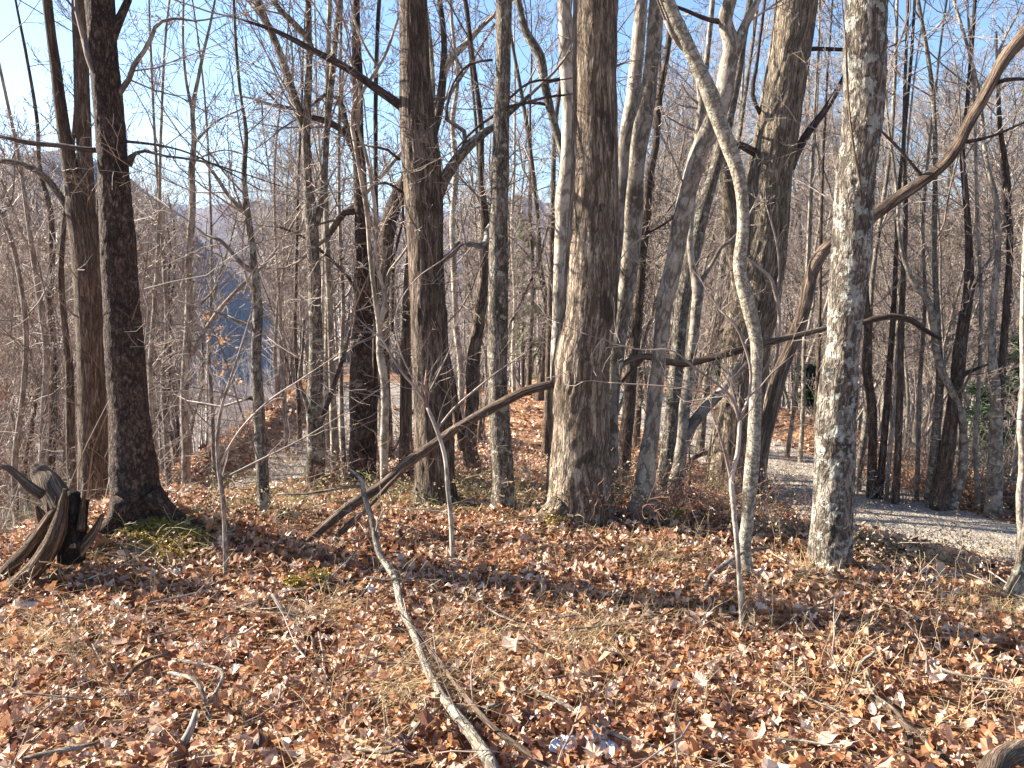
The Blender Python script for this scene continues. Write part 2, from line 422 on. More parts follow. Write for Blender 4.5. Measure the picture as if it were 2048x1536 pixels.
def trunk_mesh(name, P, Rr, step=.03, sides=16, style='smooth', amp=.05, flare=0, lobes=4, seed=0, fh=.22, cap=True):
    P, Rr = catmull(P, Rr, step)
    n = len(P)
    T, U, Vv = frames(P)
    th = np.arange(sides) / sides * 2 * np.pi
    seg = np.linalg.norm(np.diff(P, axis=0), axis=1); s = np.concatenate([[0], np.cumsum(seg)])
    TH, SS = np.meshgrid(th, s); u = TH / (2 * np.pi)
    R0 = float(np.median(Rr))
    circ = 2 * np.pi * R0
    disp = (vn(u * 3, SS / max(R0 * 7, .05), 3, seed) - .5) * .16 + (vn(u * 5, SS / max(R0 * 3, .03), 5, seed + 1) - .5) * .08
    if style in ('furrow', 'deep', 'shaggy'):
        cell = {'furrow': .022, 'deep': .038, 'shaggy': .028}[style]
        k = max(6, int(circ / cell))
        ln = {'furrow': .14, 'deep': .2, 'shaggy': .1}[style]
        w = vn(u * k, SS / ln, k, seed + 2) * 1.1
        uu = u * k + w + (vn(u * 3, SS / .5, 3, seed + 9) - .5) * 2.0
        a = vn(uu, SS / (ln * 1.4), k, seed + 3)
        rid = 1 - np.abs(2 * a - 1)
        a2 = vn(uu * 2, SS / (ln * .45), 2 * k, seed + 4)
        disp = disp + amp * (rid ** .6 - .6) * 1.5 + amp * .5 * (a2 - .5)
    elif style == 'scaly':
        k = max(6, int(circ / .02))
        a = vn(u * k, SS / .035, k, seed + 2); b = vn(u * k * 2, SS / .016, 2 * k, seed + 3)
        disp = disp + amp * (np.round(a * 3) / 3 - .5) + amp * .7 * (b - .5)
    else:
        k = max(4, int(circ / .03))
        disp = disp + amp * (vn(u * k, SS / .02, k, seed + 2) - .5)
    rad = Rr[:, None] * (1 + disp)
    if flare:
        lob = .5 + .5 * np.cos(lobes * TH + seed + 1.3 * np.sin(TH + seed))
        lob = .35 + .65 * lob
        rad = rad * (1 + flare * np.exp(-SS / fh) * lob)
    V = P[:, None, :] + rad[:, :, None] * (U[:, None, :] * np.cos(th)[:, None] + Vv[:, None, :] * np.sin(th)[:, None])
    bk = np.stack([R0 * np.cos(TH), R0 * np.sin(TH), SS], -1)
    idx = np.arange(n * sides).reshape(n, sides)
    a = idx[:-1]; d = idx[1:]
    F = [np.stack([a, np.roll(a, -1, 1), np.roll(d, -1, 1), d], -1).reshape(-1, 4)]
    V = V.reshape(-1, 3); bk = bk.reshape(-1, 3)
    if cap:
        V = np.vstack([V, P[-1:], P[:1]]); bk = np.vstack([bk, [[0, 0, s[-1]]], [[0, 0, 0]]])
        e = idx[-1]; F.append(np.stack([e, np.roll(e, -1), np.full(sides, n * sides)], -1))
        e = idx[0]; F.append(np.stack([np.roll(e, -1), e, np.full(sides, n * sides + 1)], -1))
    return npmesh(name, V, F, True, bk)

# ------------------------------------------------------------------ branch growth
EXTBR = .5
def vadd(a, b, k=1.0): return (a[0] + b[0] * k, a[1] + b[1] * k, a[2] + b[2] * k)
def vnorm(a):
    l = math.sqrt(a[0] ** 2 + a[1] ** 2 + a[2] ** 2) or 1; return (a[0] / l, a[1] / l, a[2] / l)
def side_dir(d, ang, rng, flat=0.0):
    # direction leaving d by ang, around a random axis
    while True:
        r = (rng.gauss(0, 1), rng.gauss(0, 1), rng.gauss(0, 1) * (1 - flat))
        k = r[0] * d[0] + r[1] * d[1] + r[2] * d[2]
        q = vadd(r, d, -k); l = math.sqrt(q[0] ** 2 + q[1] ** 2 + q[2] ** 2)
        if l > .2: break
    q = (q[0] / l, q[1] / l, q[2] / l)
    c, s = math.cos(ang), math.sin(ang)
    return (d[0] * c + q[0] * s, d[1] * c + q[1] * s, d[2] * c + q[2] * s)
def grow(out, p, d, L, r, lvl, rng, up=.08, wig=.16, kids=6, rmin=.0016, tip=.3):
    n = 5 if lvl > 0 else 3
    if L > 2: n = 8
    pts = [p]; rad = [r]; dirs = [d]
    st = L / (n - 1)
    for i in range(1, n):
        d = vnorm((d[0] + rng.gauss(0, wig), d[1] + rng.gauss(0, wig), d[2] + rng.gauss(0, wig) + up))
        p = vadd(p, d, st); pts.append(p); dirs.append(d)
        rad.append(max(rmin, r * (1 - (1 - tip) * i / (n - 1))))
    out.append((pts, rad))
    if lvl <= 0: return
    m = max(2, int(kids * rng.uniform(.7, 1.3)))
    for j in range(m):
        t = .18 + .82 * (j + rng.random()) / m
        f = t * (n - 1); i = min(int(f), n - 2); f -= i
        q = vadd(pts[i], vadd(pts[i + 1], pts[i], -1), f)
        rr = rad[i] * .55
        cl = L * rng.uniform(.28, .6) * (1.15 - .6 * t)
        grow(out, q, side_dir(dirs[i], rng.uniform(.5, 1.05), rng, .2), cl, max(rmin, rr), lvl - 1, rng, up, wig * 1.15, kids * .8, rmin, .4)

def tree_root(name, label, cat, loc, group=None, **k):
    o = bpy.data.objects.new(name, None); C.objects.link(o); o.location = loc; o.empty_display_size = .2
    o["label"] = label; o["category"] = cat
    if group: o["group"] = group
    for a, b in k.items(): o[a] = b
    return o
def rel(P, b): return [(p[0] - b[0], p[1] - b[1], p[2] - b[2]) for p in P]

def traced(name, label, bk, nodes, limbs=(), cat='tree', base_h=0.0, dy=0.0, Y=None, top=9.0, twigs=(0.3, 3.0, .8, 2), style='smooth', amp=.05,
           sides=14, flare=.22, lobes=4, ext=True, seed=1, fh=.2, roots=(), crown=True, tw='twig', group=None, bow=0.0, kids=6, extlean=None, ext_br=10):
    """nodes: (px, py, width_px [, dy]) from the ground up; the trunk is a real round stem standing at the depth
    where its foot meets the ground. limbs: lists of nodes in the same form."""
    rng = random.Random(seed * 101 + 5)
    b = hit(nodes[0][0], nodes[0][1], base_h) if Y is None else at(nodes[0][0], nodes[0][1], Y)
    Y0 = b[1] + dy
    def pt(nd): return at(nd[0], nd[1], Y0 + (nd[3] if len(nd) > 3 else 0))
    def rd(nd):
        q = pt(nd); dep = q[1] * CP - (q[2] - CAM_H) * SP
        return max(nd[2], 1.5) * .5 * dep / FPX
    P = [pt(n) for n in nodes]; Rr = [rd(n) for n in nodes]
    if Y is None:   # sink the foot a little
        P = [(P[0][0], P[0][1], P[0][2] - .12)] + P; Rr = [Rr[0] * 1.02] + Rr
    if Y is not None:
        gz = Hs(P[0][0], P[0][1])
        if P[0][2] > gz - .05:
            P = [(P[0][0], P[0][1], gz - .15)] + P; Rr = [Rr[0] * 1.08] + Rr
        b = (P[0][0], P[0][1], gz)
    vis = len(P)
    if ext:
        d = vnorm(vadd(P[-1], P[-3] if len(P) > 2 else P[0], -1))
        if extlean: d = vnorm(extlean)
        h = P[-1][2] - b[2]; r = Rr[-1]; p = P[-1]
        while h < top and r > .008:
            st = max(.6, (top - h) * .25)
            d = vnorm((d[0] + rng.gauss(0, .05), d[1] + rng.gauss(0, .05), d[2] + .12))
            p = vadd(p, d, st); h += st * max(.4, d[2]); r *= .8
            P.append(p); Rr.append(r)
    root = tree_root(name, label, cat, b, group)
    dep = Y0
    fine = .0026 * dep if sides >= 40 else .006 * dep
    ztop = CAM_H + .32 * dep
    me = trunk_mesh(name + "_trunk", rel(P, b), Rr, (lambda z: fine if z + b[2] < ztop else .25), sides, style, amp, flare, lobes, seed, fh)
    link('trunk', me, root, B[bk])
    lb_pts = []
    for L in limbs:
        sty = L[0] if isinstance(L[0], str) else None
        nd = L[1:] if sty else L
        lp = [pt(n) for n in nd]; lr = [rd(n) for n in nd]
        m2 = trunk_mesh(name + "_limb", rel(lp, b), lr, .01 * dep, max(6, sides // 3), style if sides < 40 else 'smooth', amp * .6, 0, 3, seed + 5)
        link('limb', m2, root, B[sty or bk])
        lb_pts.append((lp, lr))
    for L in roots:
        lp = [hit(n[0], n[1], n[3] if len(n) > 3 else 0) for n in L]
        lr = [n[2] * .5 * q[1] / FPX for n, q in zip(L, lp)]
        m2 = trunk_mesh(name + "_root", rel(lp, b), lr, .012 * dep, 20, style, amp * .8, 0, 3, seed + 8)
        link('root', m2, root, B[bk])
    if crown:
        out = []
        dens, start, ln, lv = twigs
        segs = []
        Pn = np.array(P); acc = 0
        for i in range(1, len(Pn)):
            segs.append((Pn[i - 1], Pn[i], Rr[i - 1], Rr[i], i >= vis))
        for lp, lr in lb_pts:
            for i in range(1, len(lp)): segs.append((np.array(lp[i - 1]), np.array(lp[i]), lr[i - 1], lr[i], None))
        for a, c, ra, rb, above in segs:
            Ls = float(np.linalg.norm(c - a)); dd = vnorm(tuple(c - a))
            k = 1.1 * dens * Ls * (3.0 if above is None else 1.0)
            if above: k = Ls * ext_br * EXTBR / max(2, top - ztop)
            cnt = int(k) + (rng.random() < k - int(k))
            for _ in range(cnt):
                t = rng.random(); q = tuple(a + (c - a) * t)
                if q[2] - b[2] < start and above is not None: continue
                rr = (ra + (rb - ra) * t)
                l = ln * rng.uniform(.4, 1.2) * (2.2 if above and dens > 0 else 1)
                if above: l = max(l, (top - (q[2] - b[2])) * .35 + .4)
                grow(out, q, side_dir(dd, rng.uniform(.6, 1.2), rng, .1), l, min(rr * .45, .011 * l), lv + (1 if above and l > 1.5 else 0), rng,
                     kids=kids, rmin=.00022 * dep + .0006)
        # leader twigs at the tip
        for _ in range(4):
            grow(out, P[-1], side_dir(vnorm(vadd(P[-1], P[-2], -1)), .35, rng), ln * .9, Rr[-1] * .6, lv, rng, kids=kids, rmin=.00022 * dep + .0006)
        for lp, lr in lb_pts:
            grow(out, lp[-1], vnorm(vadd(lp[-1], lp[-2], -1)), ln * .8, lr[-1] * .9, lv, rng, kids=kids, rmin=.00022 * dep + .0006)
        out = [(rel(p, b), r) for p, r in out]
        link('crown', sticks_mesh(name + "_crown", out, lambda r: 5 if r > .01 else 3), root, B[tw], kind='stuff')
    return root, P, Rr, b

# ------------------------------------------------------------------ setting: ground, roads
def axis(a, b, st, lo, hi, g=1.13):
    mid = list(np.arange(a, b, st)); out = list(mid); s = st; v = mid[-1]
    while v < hi: s *= g; v += s; out.append(v)
    s = st; v = mid[0]; pre = []
    while v > lo: s *= g; v -= s; pre.append(v)
    return np.array(pre[::-1] + out)
gx = axis(-13, 13, .15, -3200, 3200, 1.09); gy = axis(-1, 22, .15, -60, 3300, 1.06)
GX, GY = np.meshgrid(gx, gy)
GZ = H(GX, GY)
idx = np.arange(GX.size).reshape(GX.shape)
F = np.stack([idx[:-1, :-1], idx[:-1, 1:], idx[1:, 1:], idx[1:, :-1]], -1).reshape(-1, 4)
ground = link('forest_floor', npmesh('forest_floor', np.stack([GX, GY, GZ], -1).reshape(-1, 3), F, True), None, GROUND, kind='structure')

def road(name, fx, y0, y1, half):
    ys = np.arange(y0, y1, .12); V = []; k = 25
    sl = (fx(ys + .3) - fx(ys - .3)) / .6; nx = 1 / np.sqrt(1 + sl ** 2); ny = -sl * nx
    rag = (fbm(ys * 1.7, ys * 0, 3, 4) - .5) * .35; rag2 = (fbm(ys * 1.9, ys * 0 + 9, 3, 7) - .5) * .35
    for j in range(k):
        t = -1 + 2 * j / (k - 1)
        hh = half + np.where(t > 0, rag, rag2)
        X = fx(ys) + nx * t * hh; Y = ys + ny * t * hh
        rut = -.02 * math.exp(-((abs(t) - .5) / .14) ** 2)
        V.append(np.stack([X, Y, H(X, Y) + .03 + rut - .045 * abs(t) ** 6], -1))
    V = np.stack(V, 1); idx = np.arange(len(ys) * k).reshape(len(ys), k)
    F = np.stack([idx[:-1, :-1], idx[:-1, 1:], idx[1:, 1:], idx[1:, :-1]], -1).reshape(-1, 4)
    return link(name, npmesh(name, V.reshape(-1, 3), F, True), None, ROAD, kind='structure')
road('gravel_road', XR, 3.0, 24, 1.15)
road('gravel_track', XL, 4.0, 26, 1.25)

# ------------------------------------------------------------------ leaves
def leaf_proto(rng, kind):
    if kind == 'oak':
        pr = [(0, 0), (.07, .12), (.2, .2), (.13, .33), (.33, .45), (.17, .55), (.34, .7), (.16, .76), (.17, .92)]
    elif kind == 'maple':
        pr = [(0, 0), (.16, .05), (.42, .08), (.3, .27), (.5, .5), (.22, .52), (.24, .72), (.12, .74), (.1, .9)]
    else:
        pr = [(0, 0), (.16, .16), (.27, .42), (.2, .72), (.08, .9)]
    right = [(x * rng.uniform(.85, 1.15), y) for x, y in pr[1:]]
    left = [(-x * rng.uniform(.85, 1.15), y) for x, y in pr[1:]]
    out = [(0, 0)] + right + [(0, 1)] + left[::-1]
    mid = [(0, .3), (0, .62)]
    V = [(x, y - .5) for x, y in out] + [(x, y - .5) for x, y in mid]
    n = len(out); c0, c1 = n, n + 1
    F = []
    for i in range(n):
        j = (i + 1) % n
        y = (out[i][1] + out[j][1]) / 2
        F.append((i, j, c0 if y < .46 else c1))
    h = n // 2
    curl = rng.choice([-1, 1]) * rng.uniform(.1, 1.5); fold = rng.uniform(-.8, 1.3); tw = rng.uniform(-1.3, 1.3)
    P = []
    for (x, y) in V:
        z = curl * y * y + fold * abs(x) + tw * x * y + rng.uniform(-.05, .05) + rng.uniform(-.16, .16) * (abs(x) > .1)
        P.append((x, y, z))
    # bridge between two centres
    for i in range(n):
        j = (i + 1) % n
        ya = out[i][1]; 
    F2 = []
    cs = [c0 if (out[i][1] + out[(i + 1) % n][1]) / 2 < .46 else c1 for i in range(n)]
    for i in range(n):
        F2.append((i, (i + 1) % n, cs[i]))
        if cs[i] != cs[(i + 1) % n]: F2.append(((i + 1) % n, cs[(i + 1) % n], cs[i]))
    return np.array(P), np.array(F2)
lr = random.Random(4)
PROT = {k: [leaf_proto(lr, k) for _ in range(8)] for k in ('oak', 'maple', 'plain')}
def scatter(pts, size, rs, kinds, tiltamp=.58):
    """one mesh of leaves: pts (n,3), size (n,)"""
    n = len(pts); Vs, Fs, Ts, base = [], [], [], 0
    allp = [p for k in kinds for p in PROT[k]]
    pick = rs.randint(0, len(allp), n)
    yaw = rs.rand(n) * 6.283; tilt = np.abs(rs.randn(n)) * tiltamp; ta = rs.rand(n) * 6.283; tint = rs.rand(n)
    for k, (P, Fc) in enumerate(allp):
        s = np.where(pick == k)[0]
        if not len(s): continue
        c, d = np.cos(yaw[s]), np.sin(yaw[s])
        L = P[None] * size[s][:, None, None]
        x = L[..., 0] * c[:, None] - L[..., 1] * d[:, None]; y = L[..., 0] * d[:, None] + L[..., 1] * c[:, None]; z = L[..., 2]
        ax = np.stack([np.cos(ta[s]), np.sin(ta[s])], -1)
        q = x * ax[:, :1] + y * ax[:, 1:]; w = -x * ax[:, 1:] + y * ax[:, :1]
        ct, st = np.cos(tilt[s])[:, None], np.sin(tilt[s])[:, None]
        w2 = w * ct - z * st; z2 = w * st + z * ct
        x2 = q * ax[:, :1] - w2 * ax[:, 1:]; y2 = q * ax[:, 1:] + w2 * ax[:, :1]
        V = np.stack([x2, y2, z2], -1) + pts[s][:, None, :]
        # lift so that the lowest point rests near the ground
        Vs.append(V.reshape(-1, 3)); m = P.shape[0]
        Fs.append((Fc[None] + (np.arange(len(s)) * m)[:, None, None] + base).reshape(-1, 3))
        Ts.append(np.repeat(tint[s], m)); base += len(s) * m
    return np.concatenate(Vs), np.concatenate(Fs), np.concatenate(Ts)
rs = np.random.RandomState(12)
def offroad(x, y):
    return np.minimum(pdist(x, y, _RP), pdist(x, y, _LP))
def field(n, y0, y1, spread=.72, margin=.8, road_keep=.1, half=1.1):
    # uniform over the wedge
    y = np.sqrt(rs.rand(n) * (y1 ** 2 - y0 ** 2) + y0 ** 2); x = (rs.rand(n) * 2 - 1) * (spread * y + margin)
    o = offroad(x, y)
    keep = (o > half + .25 * (rs.rand(n) - .5)) | (rs.rand(n) < road_keep * np.exp(-(half - np.minimum(o, half)) * 1.0))
    return x[keep], y[keep]
parts = []
for (n, y0, y1, s0, s1, kinds) in [(44000, 1.2, 6.2, .022, .07, ('oak', 'oak', 'plain', 'plain', 'plain')), (20000, 6.2, 12, .045, .09, ('plain',)), (9000, 12, 26, .12, .2, ('plain',))]:
    x, y = field(n, y0, y1)
    z = H(x, y) + .012 + .05 * rs.rand(len(x)) ** 1.5
    sz = s0 + (s1 - s0) * rs.rand(len(x)) ** 1.4
    parts.append(scatter(np.stack([x, y, z], -1), sz, rs, kinds))
V = np.concatenate([p[0] for p in parts]); off = 0; Fs = []
for p in parts: Fs.append(p[1] + off); off += len(p[0])
link('leaf_litter', npmesh('leaf_litter', V, np.concatenate(Fs), False, None, np.concatenate([p[2] for p in parts])), None, LEAF,
     kind='stuff', label='deep brown and orange dead leaf litter covering the forest floor', category='leaf litter')
# the leaves that show largest: one object each, on the ground
lmesh = []
for k in ('oak', 'plain', 'oak', 'plain', 'oak', 'maple'):
    P, Fc = PROT[k][len(lmesh) % 8]
    lmesh.append(npmesh('leaf', P, Fc, False)); lmesh[-1].materials.append(LEAF)
for i in range(290):
    y = 2.0 + 2.2 * R.random() ** 1.3; x = (R.random() * 2 - 1) * (.66 * y + .1)
    o = bpy.data.objects.new('leaf', lmesh[i % 6]); C.objects.link(o); o.parent = ground
    s = R.uniform(.05, .1)
    o.location = (x, y, Hs(x, y) + .05 + R.random() * .02); o.scale = (s, s, s)
    o.rotation_euler = (R.gauss(0, .45), R.gauss(0, .45), R.uniform(0, 6.28))

# ------------------------------------------------------------------ traced trees
def T(*a, **k): return traced(*a, **k)
T('oak_tree', 'massive shaggy barked oak with dark blotches and flared foot in the middle of the knoll', 'oak',
  [(1157, 1040, 148), (1160, 1000, 132), (1159, 956, 128), (1160, 865, 118), (1165, 728, 116), (1178, 637, 109), (1185, 525, 103), (1190, 342, 92), (1190, 170, 88), (1191, 0, 92)],
  style='shaggy', amp=.045, sides=110, flare=.28, lobes=5, seed=3, fh=.1, top=14, ext_br=12, twigs=(0, 0, 1.2, 2),
  roots=[[(1130, 1010, 66, .12), (1098, 1036, 50, .03), (1062, 1058, 30, 0), (1035, 1070, 16, -.02)], [(1205, 1015, 56, .1), (1226, 1036, 40, .01), (1250, 1048, 22, -.02)],
         [(1150, 1020, 60, .1), (1145, 1052, 48, .0), (1138, 1072, 26, -.03)]])
T('dark_barked_tree', 'thick dark brown scaly trunk with wide roots on a mossy mound beside the rotten stump', 'dark_scaly',
  [(272, 1045, 110), (270, 1010, 96), (267, 950, 88), (262, 900, 82), (256, 800, 73), (249, 700, 71), (242, 600, 66), (236, 500, 66), (230, 400, 63), (224, 300, 58), (216, 200, 57), (207, 100, 57), (199, 0, 58)],
  limbs=[['dark_scaly', (205, 120, 24), (226, 68, 22), (243, 30, 17), (256, 0, 14), (262, -40, 12)],
         ['smooth_grey', (222, 205, 13), (240, 185, 12), (258, 158, 11), (268, 130, 10), (288, 103, 9), (301, 78, 9), (310, 55, 8), (325, 42, 7), (350, 37, 5), (390, 42, 4), (430, 36, 3)],
         ['dark_limb', (252, 283, 6), (300, 288, 5), (360, 300, 4), (430, 330, 3), (520, 380, 2)],
         ['dark_limb', (255, 330, 18), (264, 314, 12), (272, 306, 7), (330, 312, 5), (400, 322, 5), (480, 345, 3), (560, 372, 2)],
         ['brush', (214, 195, 15, -.02), (176, 110, 14, -.05), (168, 78, 12, -.05)],
         ['dark_limb', (235, 300, 12, .05), (180, 300, 11), (120, 291, 10), (60, 286, 10), (0, 272, 8)]],
  style='scaly', amp=.05, sides=80, flare=.2, seed=8, fh=.12, top=13, ext_br=10, twigs=(0.25, 1.2, .6, 2),
  roots=[[(300, 985, 50, .2), (325, 1015, 42, .12), (360, 1042, 36, .04), (405, 1062, 26, 0), (440, 1072, 14, -.02)],
         [(245, 1000, 40, .2), (235, 1035, 36, .1), (205, 1070, 40, .03), (182, 1100, 34, -.02)],
         [(262, 1020, 40, .1), (258, 1058, 34, .02), (262, 1080, 20, -.03)]])
T('brown_furrowed_tree', 'tall straight dark brown furrowed trunk rising behind the leaning dead log', 'brown_furrow',
  [(871, 1018, 92), (870, 956, 78), (860, 728, 73), (856, 620, 72), (854, 525, 72), (848, 400, 76), (843, 342, 74), (832, 205, 67), (828, 100, 60), (826, 0, 58)],
  limbs=[['dark_limb', (822, 228, 20), (802, 212, 19), (770, 190, 17), (700, 140, 14), (625, 100, 13), (560, 66, 9), (487, 40, 5)],
         ['lichen_grey', (858, 440, 30), (874, 392, 28), (893, 352, 24), (925, 305, 20), (960, 272, 17), (985, 255, 13, .1), (1010, 235, 10, .3), (1060, 190, 8, .3)],
         ['brush', (928, 300, 9), (928, 262, 9), (895, 240, 7), (900, 190, 6), (925, 140, 5), (915, 120, 4)],
         ['smooth_grey', (862, 532, 13), (884, 522, 13), (905, 506, 13), (920, 488, 12), (958, 492, 12), (975, 458, 10, .2)],
         ['dark_limb', (800, 320, 6), (775, 300, 5), (735, 292, 4)], ['dark_limb', (806, 385, 6), (770, 365, 5), (745, 370, 3)]],
  style='furrow', amp=.05, sides=90, flare=.35, seed=12, top=14, ext_br=10, twigs=(0, 0, 1.0, 2), fh=.12)
T('lichened_tree', 'medium trunk mottled with grey green lichen just left of the oak', 'lichen_grey',
  [(1008, 1030, 52), (1008, 956, 44), (1001, 865, 43), (995, 728, 40), (996, 620, 40), (996, 525, 39), (1000, 342, 35), (1004, 205, 32), (1008, 0, 32)],
  limbs=[['dark_limb', (985, 120, 5), (940, 128, 5), (905, 170, 4), (890, 240, 3)], ['dark_limb', (990, 230, 6), (960, 250, 5), (910, 300, 4)],
         ['dark_limb', (1018, 215, 7, -.05), (1055, 205, 6), (1090, 195, 5), (1130, 190, 4)], ['dark_limb', (1015, 200, 5), (1060, 165, 5), (1120, 160, 4)]],
  style='scaly', amp=.035, sides=50, flare=.2, seed=14, top=12, twigs=(.6, 1.5, .6, 2))
T('smooth_barked_tree', 'cream smooth barked trunk with a knee bend pressed against the left of the oak', 'smooth_pale',
  [(1128, 1005, 34), (1122, 900, 28), (1114, 728, 26), (1117, 637, 26), (1121, 525, 26), (1125, 450, 30), (1127, 392, 34), (1133, 350, 30), (1137, 256, 27), (1131, 100, 27), (1129, 0, 29)],
  dy=.22, sides=28, amp=.01, seed=15, top=12, twigs=(0.1, 1.6, .6, 2))
T('smooth_barked_tree', 'smooth pale trunk rising from behind the right side of the oak and splitting in two', 'smooth_grey',
  [(1224, 1010, 34), (1222, 850, 30), (1226, 769, 30), (1234, 690, 33), (1247, 613, 33), (1259, 525, 37), (1267, 425, 35), (1273, 342, 33), (1283, 260, 36), (1293, 205, 32), (1302, 137, 28), (1315, 0, 32)],
  limbs=[['smooth_pale', (1240, 560, 28, .15), (1248, 342, 29, .15), (1255, 260, 30, .15), (1265, 205, 30, .15), (1272, 137, 28, .15), (1283, 0, 25, .15), (1290, -80, 22, .15)]],
  dy=.25, sides=30, amp=.01, seed=16, top=12, twigs=(0.2, 1.6, .6, 2))
T('leaning_tree', 'grey trunk leaning right from the foot of the oak and forking at the top', 'smooth_grey',
  [(1278, 1038, 54), (1288, 985, 42), (1293, 930, 36), (1305, 847, 29), (1321, 690, 29), (1329, 613, 32), (1347, 534, 34), (1360, 456, 36), (1378, 378, 35), (1400, 300, 37), (1424, 250, 38), (1443, 205, 36), (1455, 137, 34), (1462, 90, 32), (1450, 40, 28), (1460, 0, 26)],
  limbs=[[(1466, 108, 26), (1482, 70, 20), (1500, 30, 17), (1516, 0, 13), (1530, -40, 10)], ['dark_limb', (1450, 45, 12), (1420, 40, 9), (1370, 20, 7), (1330, 5, 5)],
         ['dark_limb', (1375, 400, 6), (1340, 440, 5), (1290, 470, 4)]],
  sides=32, amp=.02, flare=.25, seed=18, top=11, twigs=(.6, 1.2, .6, 2), fh=.1)
T('deeply_furrowed_tree', 'huge tan trunk with deep ridged bark and mossy foot leaning right near the road bend', 'furrow_tan',
  [(1474, 985, 128), (1474, 940, 112), (1477, 847, 96), (1485, 769, 94), (1492, 690, 95), (1507, 613, 100), (1522, 534, 92), (1534, 456, 86), (1542, 342, 86), (1553, 273, 85), (1563, 205, 82), (1580, 102, 80), (1594, 0, 82)],
  limbs=[[(1497, 640, 46), (1478, 534, 42), (1464, 440, 32), (1452, 350, 27), (1444, 300, 26), (1440, 284, 20)],
         ['dark_limb', (1578, 335, 22), (1592, 308, 17), (1618, 262, 15), (1647, 225, 13), (1688, 154, 10), (1710, 100, 8)],
         ['dark_limb', (1610, 98, 8), (1650, 98, 8), (1695, 100, 7)], ['dark_limb', (1510, 305, 16, -.1), (1485, 292, 14, -.1), (1465, 284, 10, -.1)],
         ['dark_limb', (1522, 230, 8), (1505, 190, 8), (1512, 140, 7), (1522, 60, 6), (1530, 0, 6)]],
  style='deep', amp=.075, sides=110, flare=.22, lobes=4, seed=21, top=14, ext_br=10, twigs=(0, 0, 1.2, 2), fh=.15)
T('flaky_barked_tree', 'near whitish trunk with flaky lichen covered bark beside the gravel road', 'flaky',
  [(1657, 1148, 84), (1660, 1100, 79), (1663, 1047, 76), (1667, 956, 76), (1670, 865, 75), (1678, 774, 72), (1688, 682, 63), (1695, 592, 66), (1702, 512, 72), (1706, 425, 70), (1711, 342, 73), (1721, 273, 71), (1727, 205, 74), (1729, 102, 77), (1732, 0, 78)],
  limbs=[['dead', (1704, 1080, 5, -.03), (1704, 850, 5, -.04), (1716, 620, 5, -.05), (1730, 450, 6, -.06), (1722, 380, 5, -.08), (1708, 300, 5, -.08), (1697, 200, 4, -.07), (1692, 90, 4, -.06)]],
  style='scaly', amp=.07, sides=100, flare=.12, seed=24, top=13, ext_br=10, twigs=(0, 0, 1.0, 2), fh=.12)
T('crooked_tree', 'slim pale trunk winding in an S in front of the deeply furrowed trunk', 'band',
  [(1496, 1158, 30), (1489, 1100, 24), (1494, 1047, 23), (1502, 956, 28), (1510, 847, 26), (1511, 769, 24), (1514, 690, 24), (1497, 613, 28), (1479, 534, 25), (1487, 456, 24), (1483, 378, 25), (1476, 342, 27), (1457, 290, 29), (1438, 240, 31), (1422, 195, 33), (1405, 154, 28), (1380, 102, 27), (1355, 50, 28), (1334, 0, 29)],
  limbs=[['smooth_grey', (1380, 105, 12), (1362, 95, 9), (1340, 60, 8), (1330, 40, 7)]],
  sides=36, amp=.02, flare=.1, seed=26, top=9, twigs=(.3, 1.4, .5, 2), extlean=(-.35, .1, 1))
T('twin_stemmed_tree', 'brown double trunk splitting above head height behind the thick dark brown trunk', 'brown_furrow',
  [(186, 990, 58), (185, 880, 54), (183, 750, 50), (180, 600, 52), (172, 500, 56), (165, 440, 56), (148, 360, 34), (135, 300, 26), (125, 240, 24), (113, 150, 22), (101, 60, 18), (94, 0, 18)],
  limbs=[[(170, 470, 40), (175, 400, 30), (172, 340, 28), (166, 250, 30), (163, 150, 29), (160, 50, 27), (158, 0, 27), (156, -90, 25)],
         ['lichen_grey', (150, 445, 14), (125, 400, 14), (100, 365, 14), (68, 338, 12), (30, 325, 12), (-10, 320, 10)]],
  Y=6.6, style='furrow', amp=.04, sides=36, seed=28, top=12, twigs=(.8, .8, .7, 2))
T('slender_tree', 'thin smooth sapling with a high Y fork standing alone right of the dark brown trunk', 'smooth_grey',
  [(371, 1008, 18), (372, 900, 17), (368, 800, 16), (374, 700, 16), (378, 600, 14), (379, 500, 15), (385, 400, 13), (383, 345, 13), (388, 280, 10), (385, 222, 9), (398, 150, 7), (408, 100, 6), (420, 50, 5), (430, 0, 4)],
  limbs=[[(385, 225, 7), (372, 160, 6), (366, 80, 5), (367, 0, 5)], ['brush', (386, 705, 8), (410, 660, 8), (440, 618, 8), (480, 575, 8), (525, 532, 7), (560, 490, 6), (590, 440, 5)],
         [(375, 560, 5), (345, 510, 4), (320, 455, 3), (300, 400, 3)], [(390, 285, 5), (430, 245, 4), (490, 215, 3)], [(386, 620, 5), (420, 590, 5), (440, 560, 4)],
         [(388, 320, 4), (450, 300, 3), (530, 330, 3)]],
  Y=7.4, sides=18, amp=.02, seed=30, top=6.5, twigs=(2.2, .9, .5, 2))
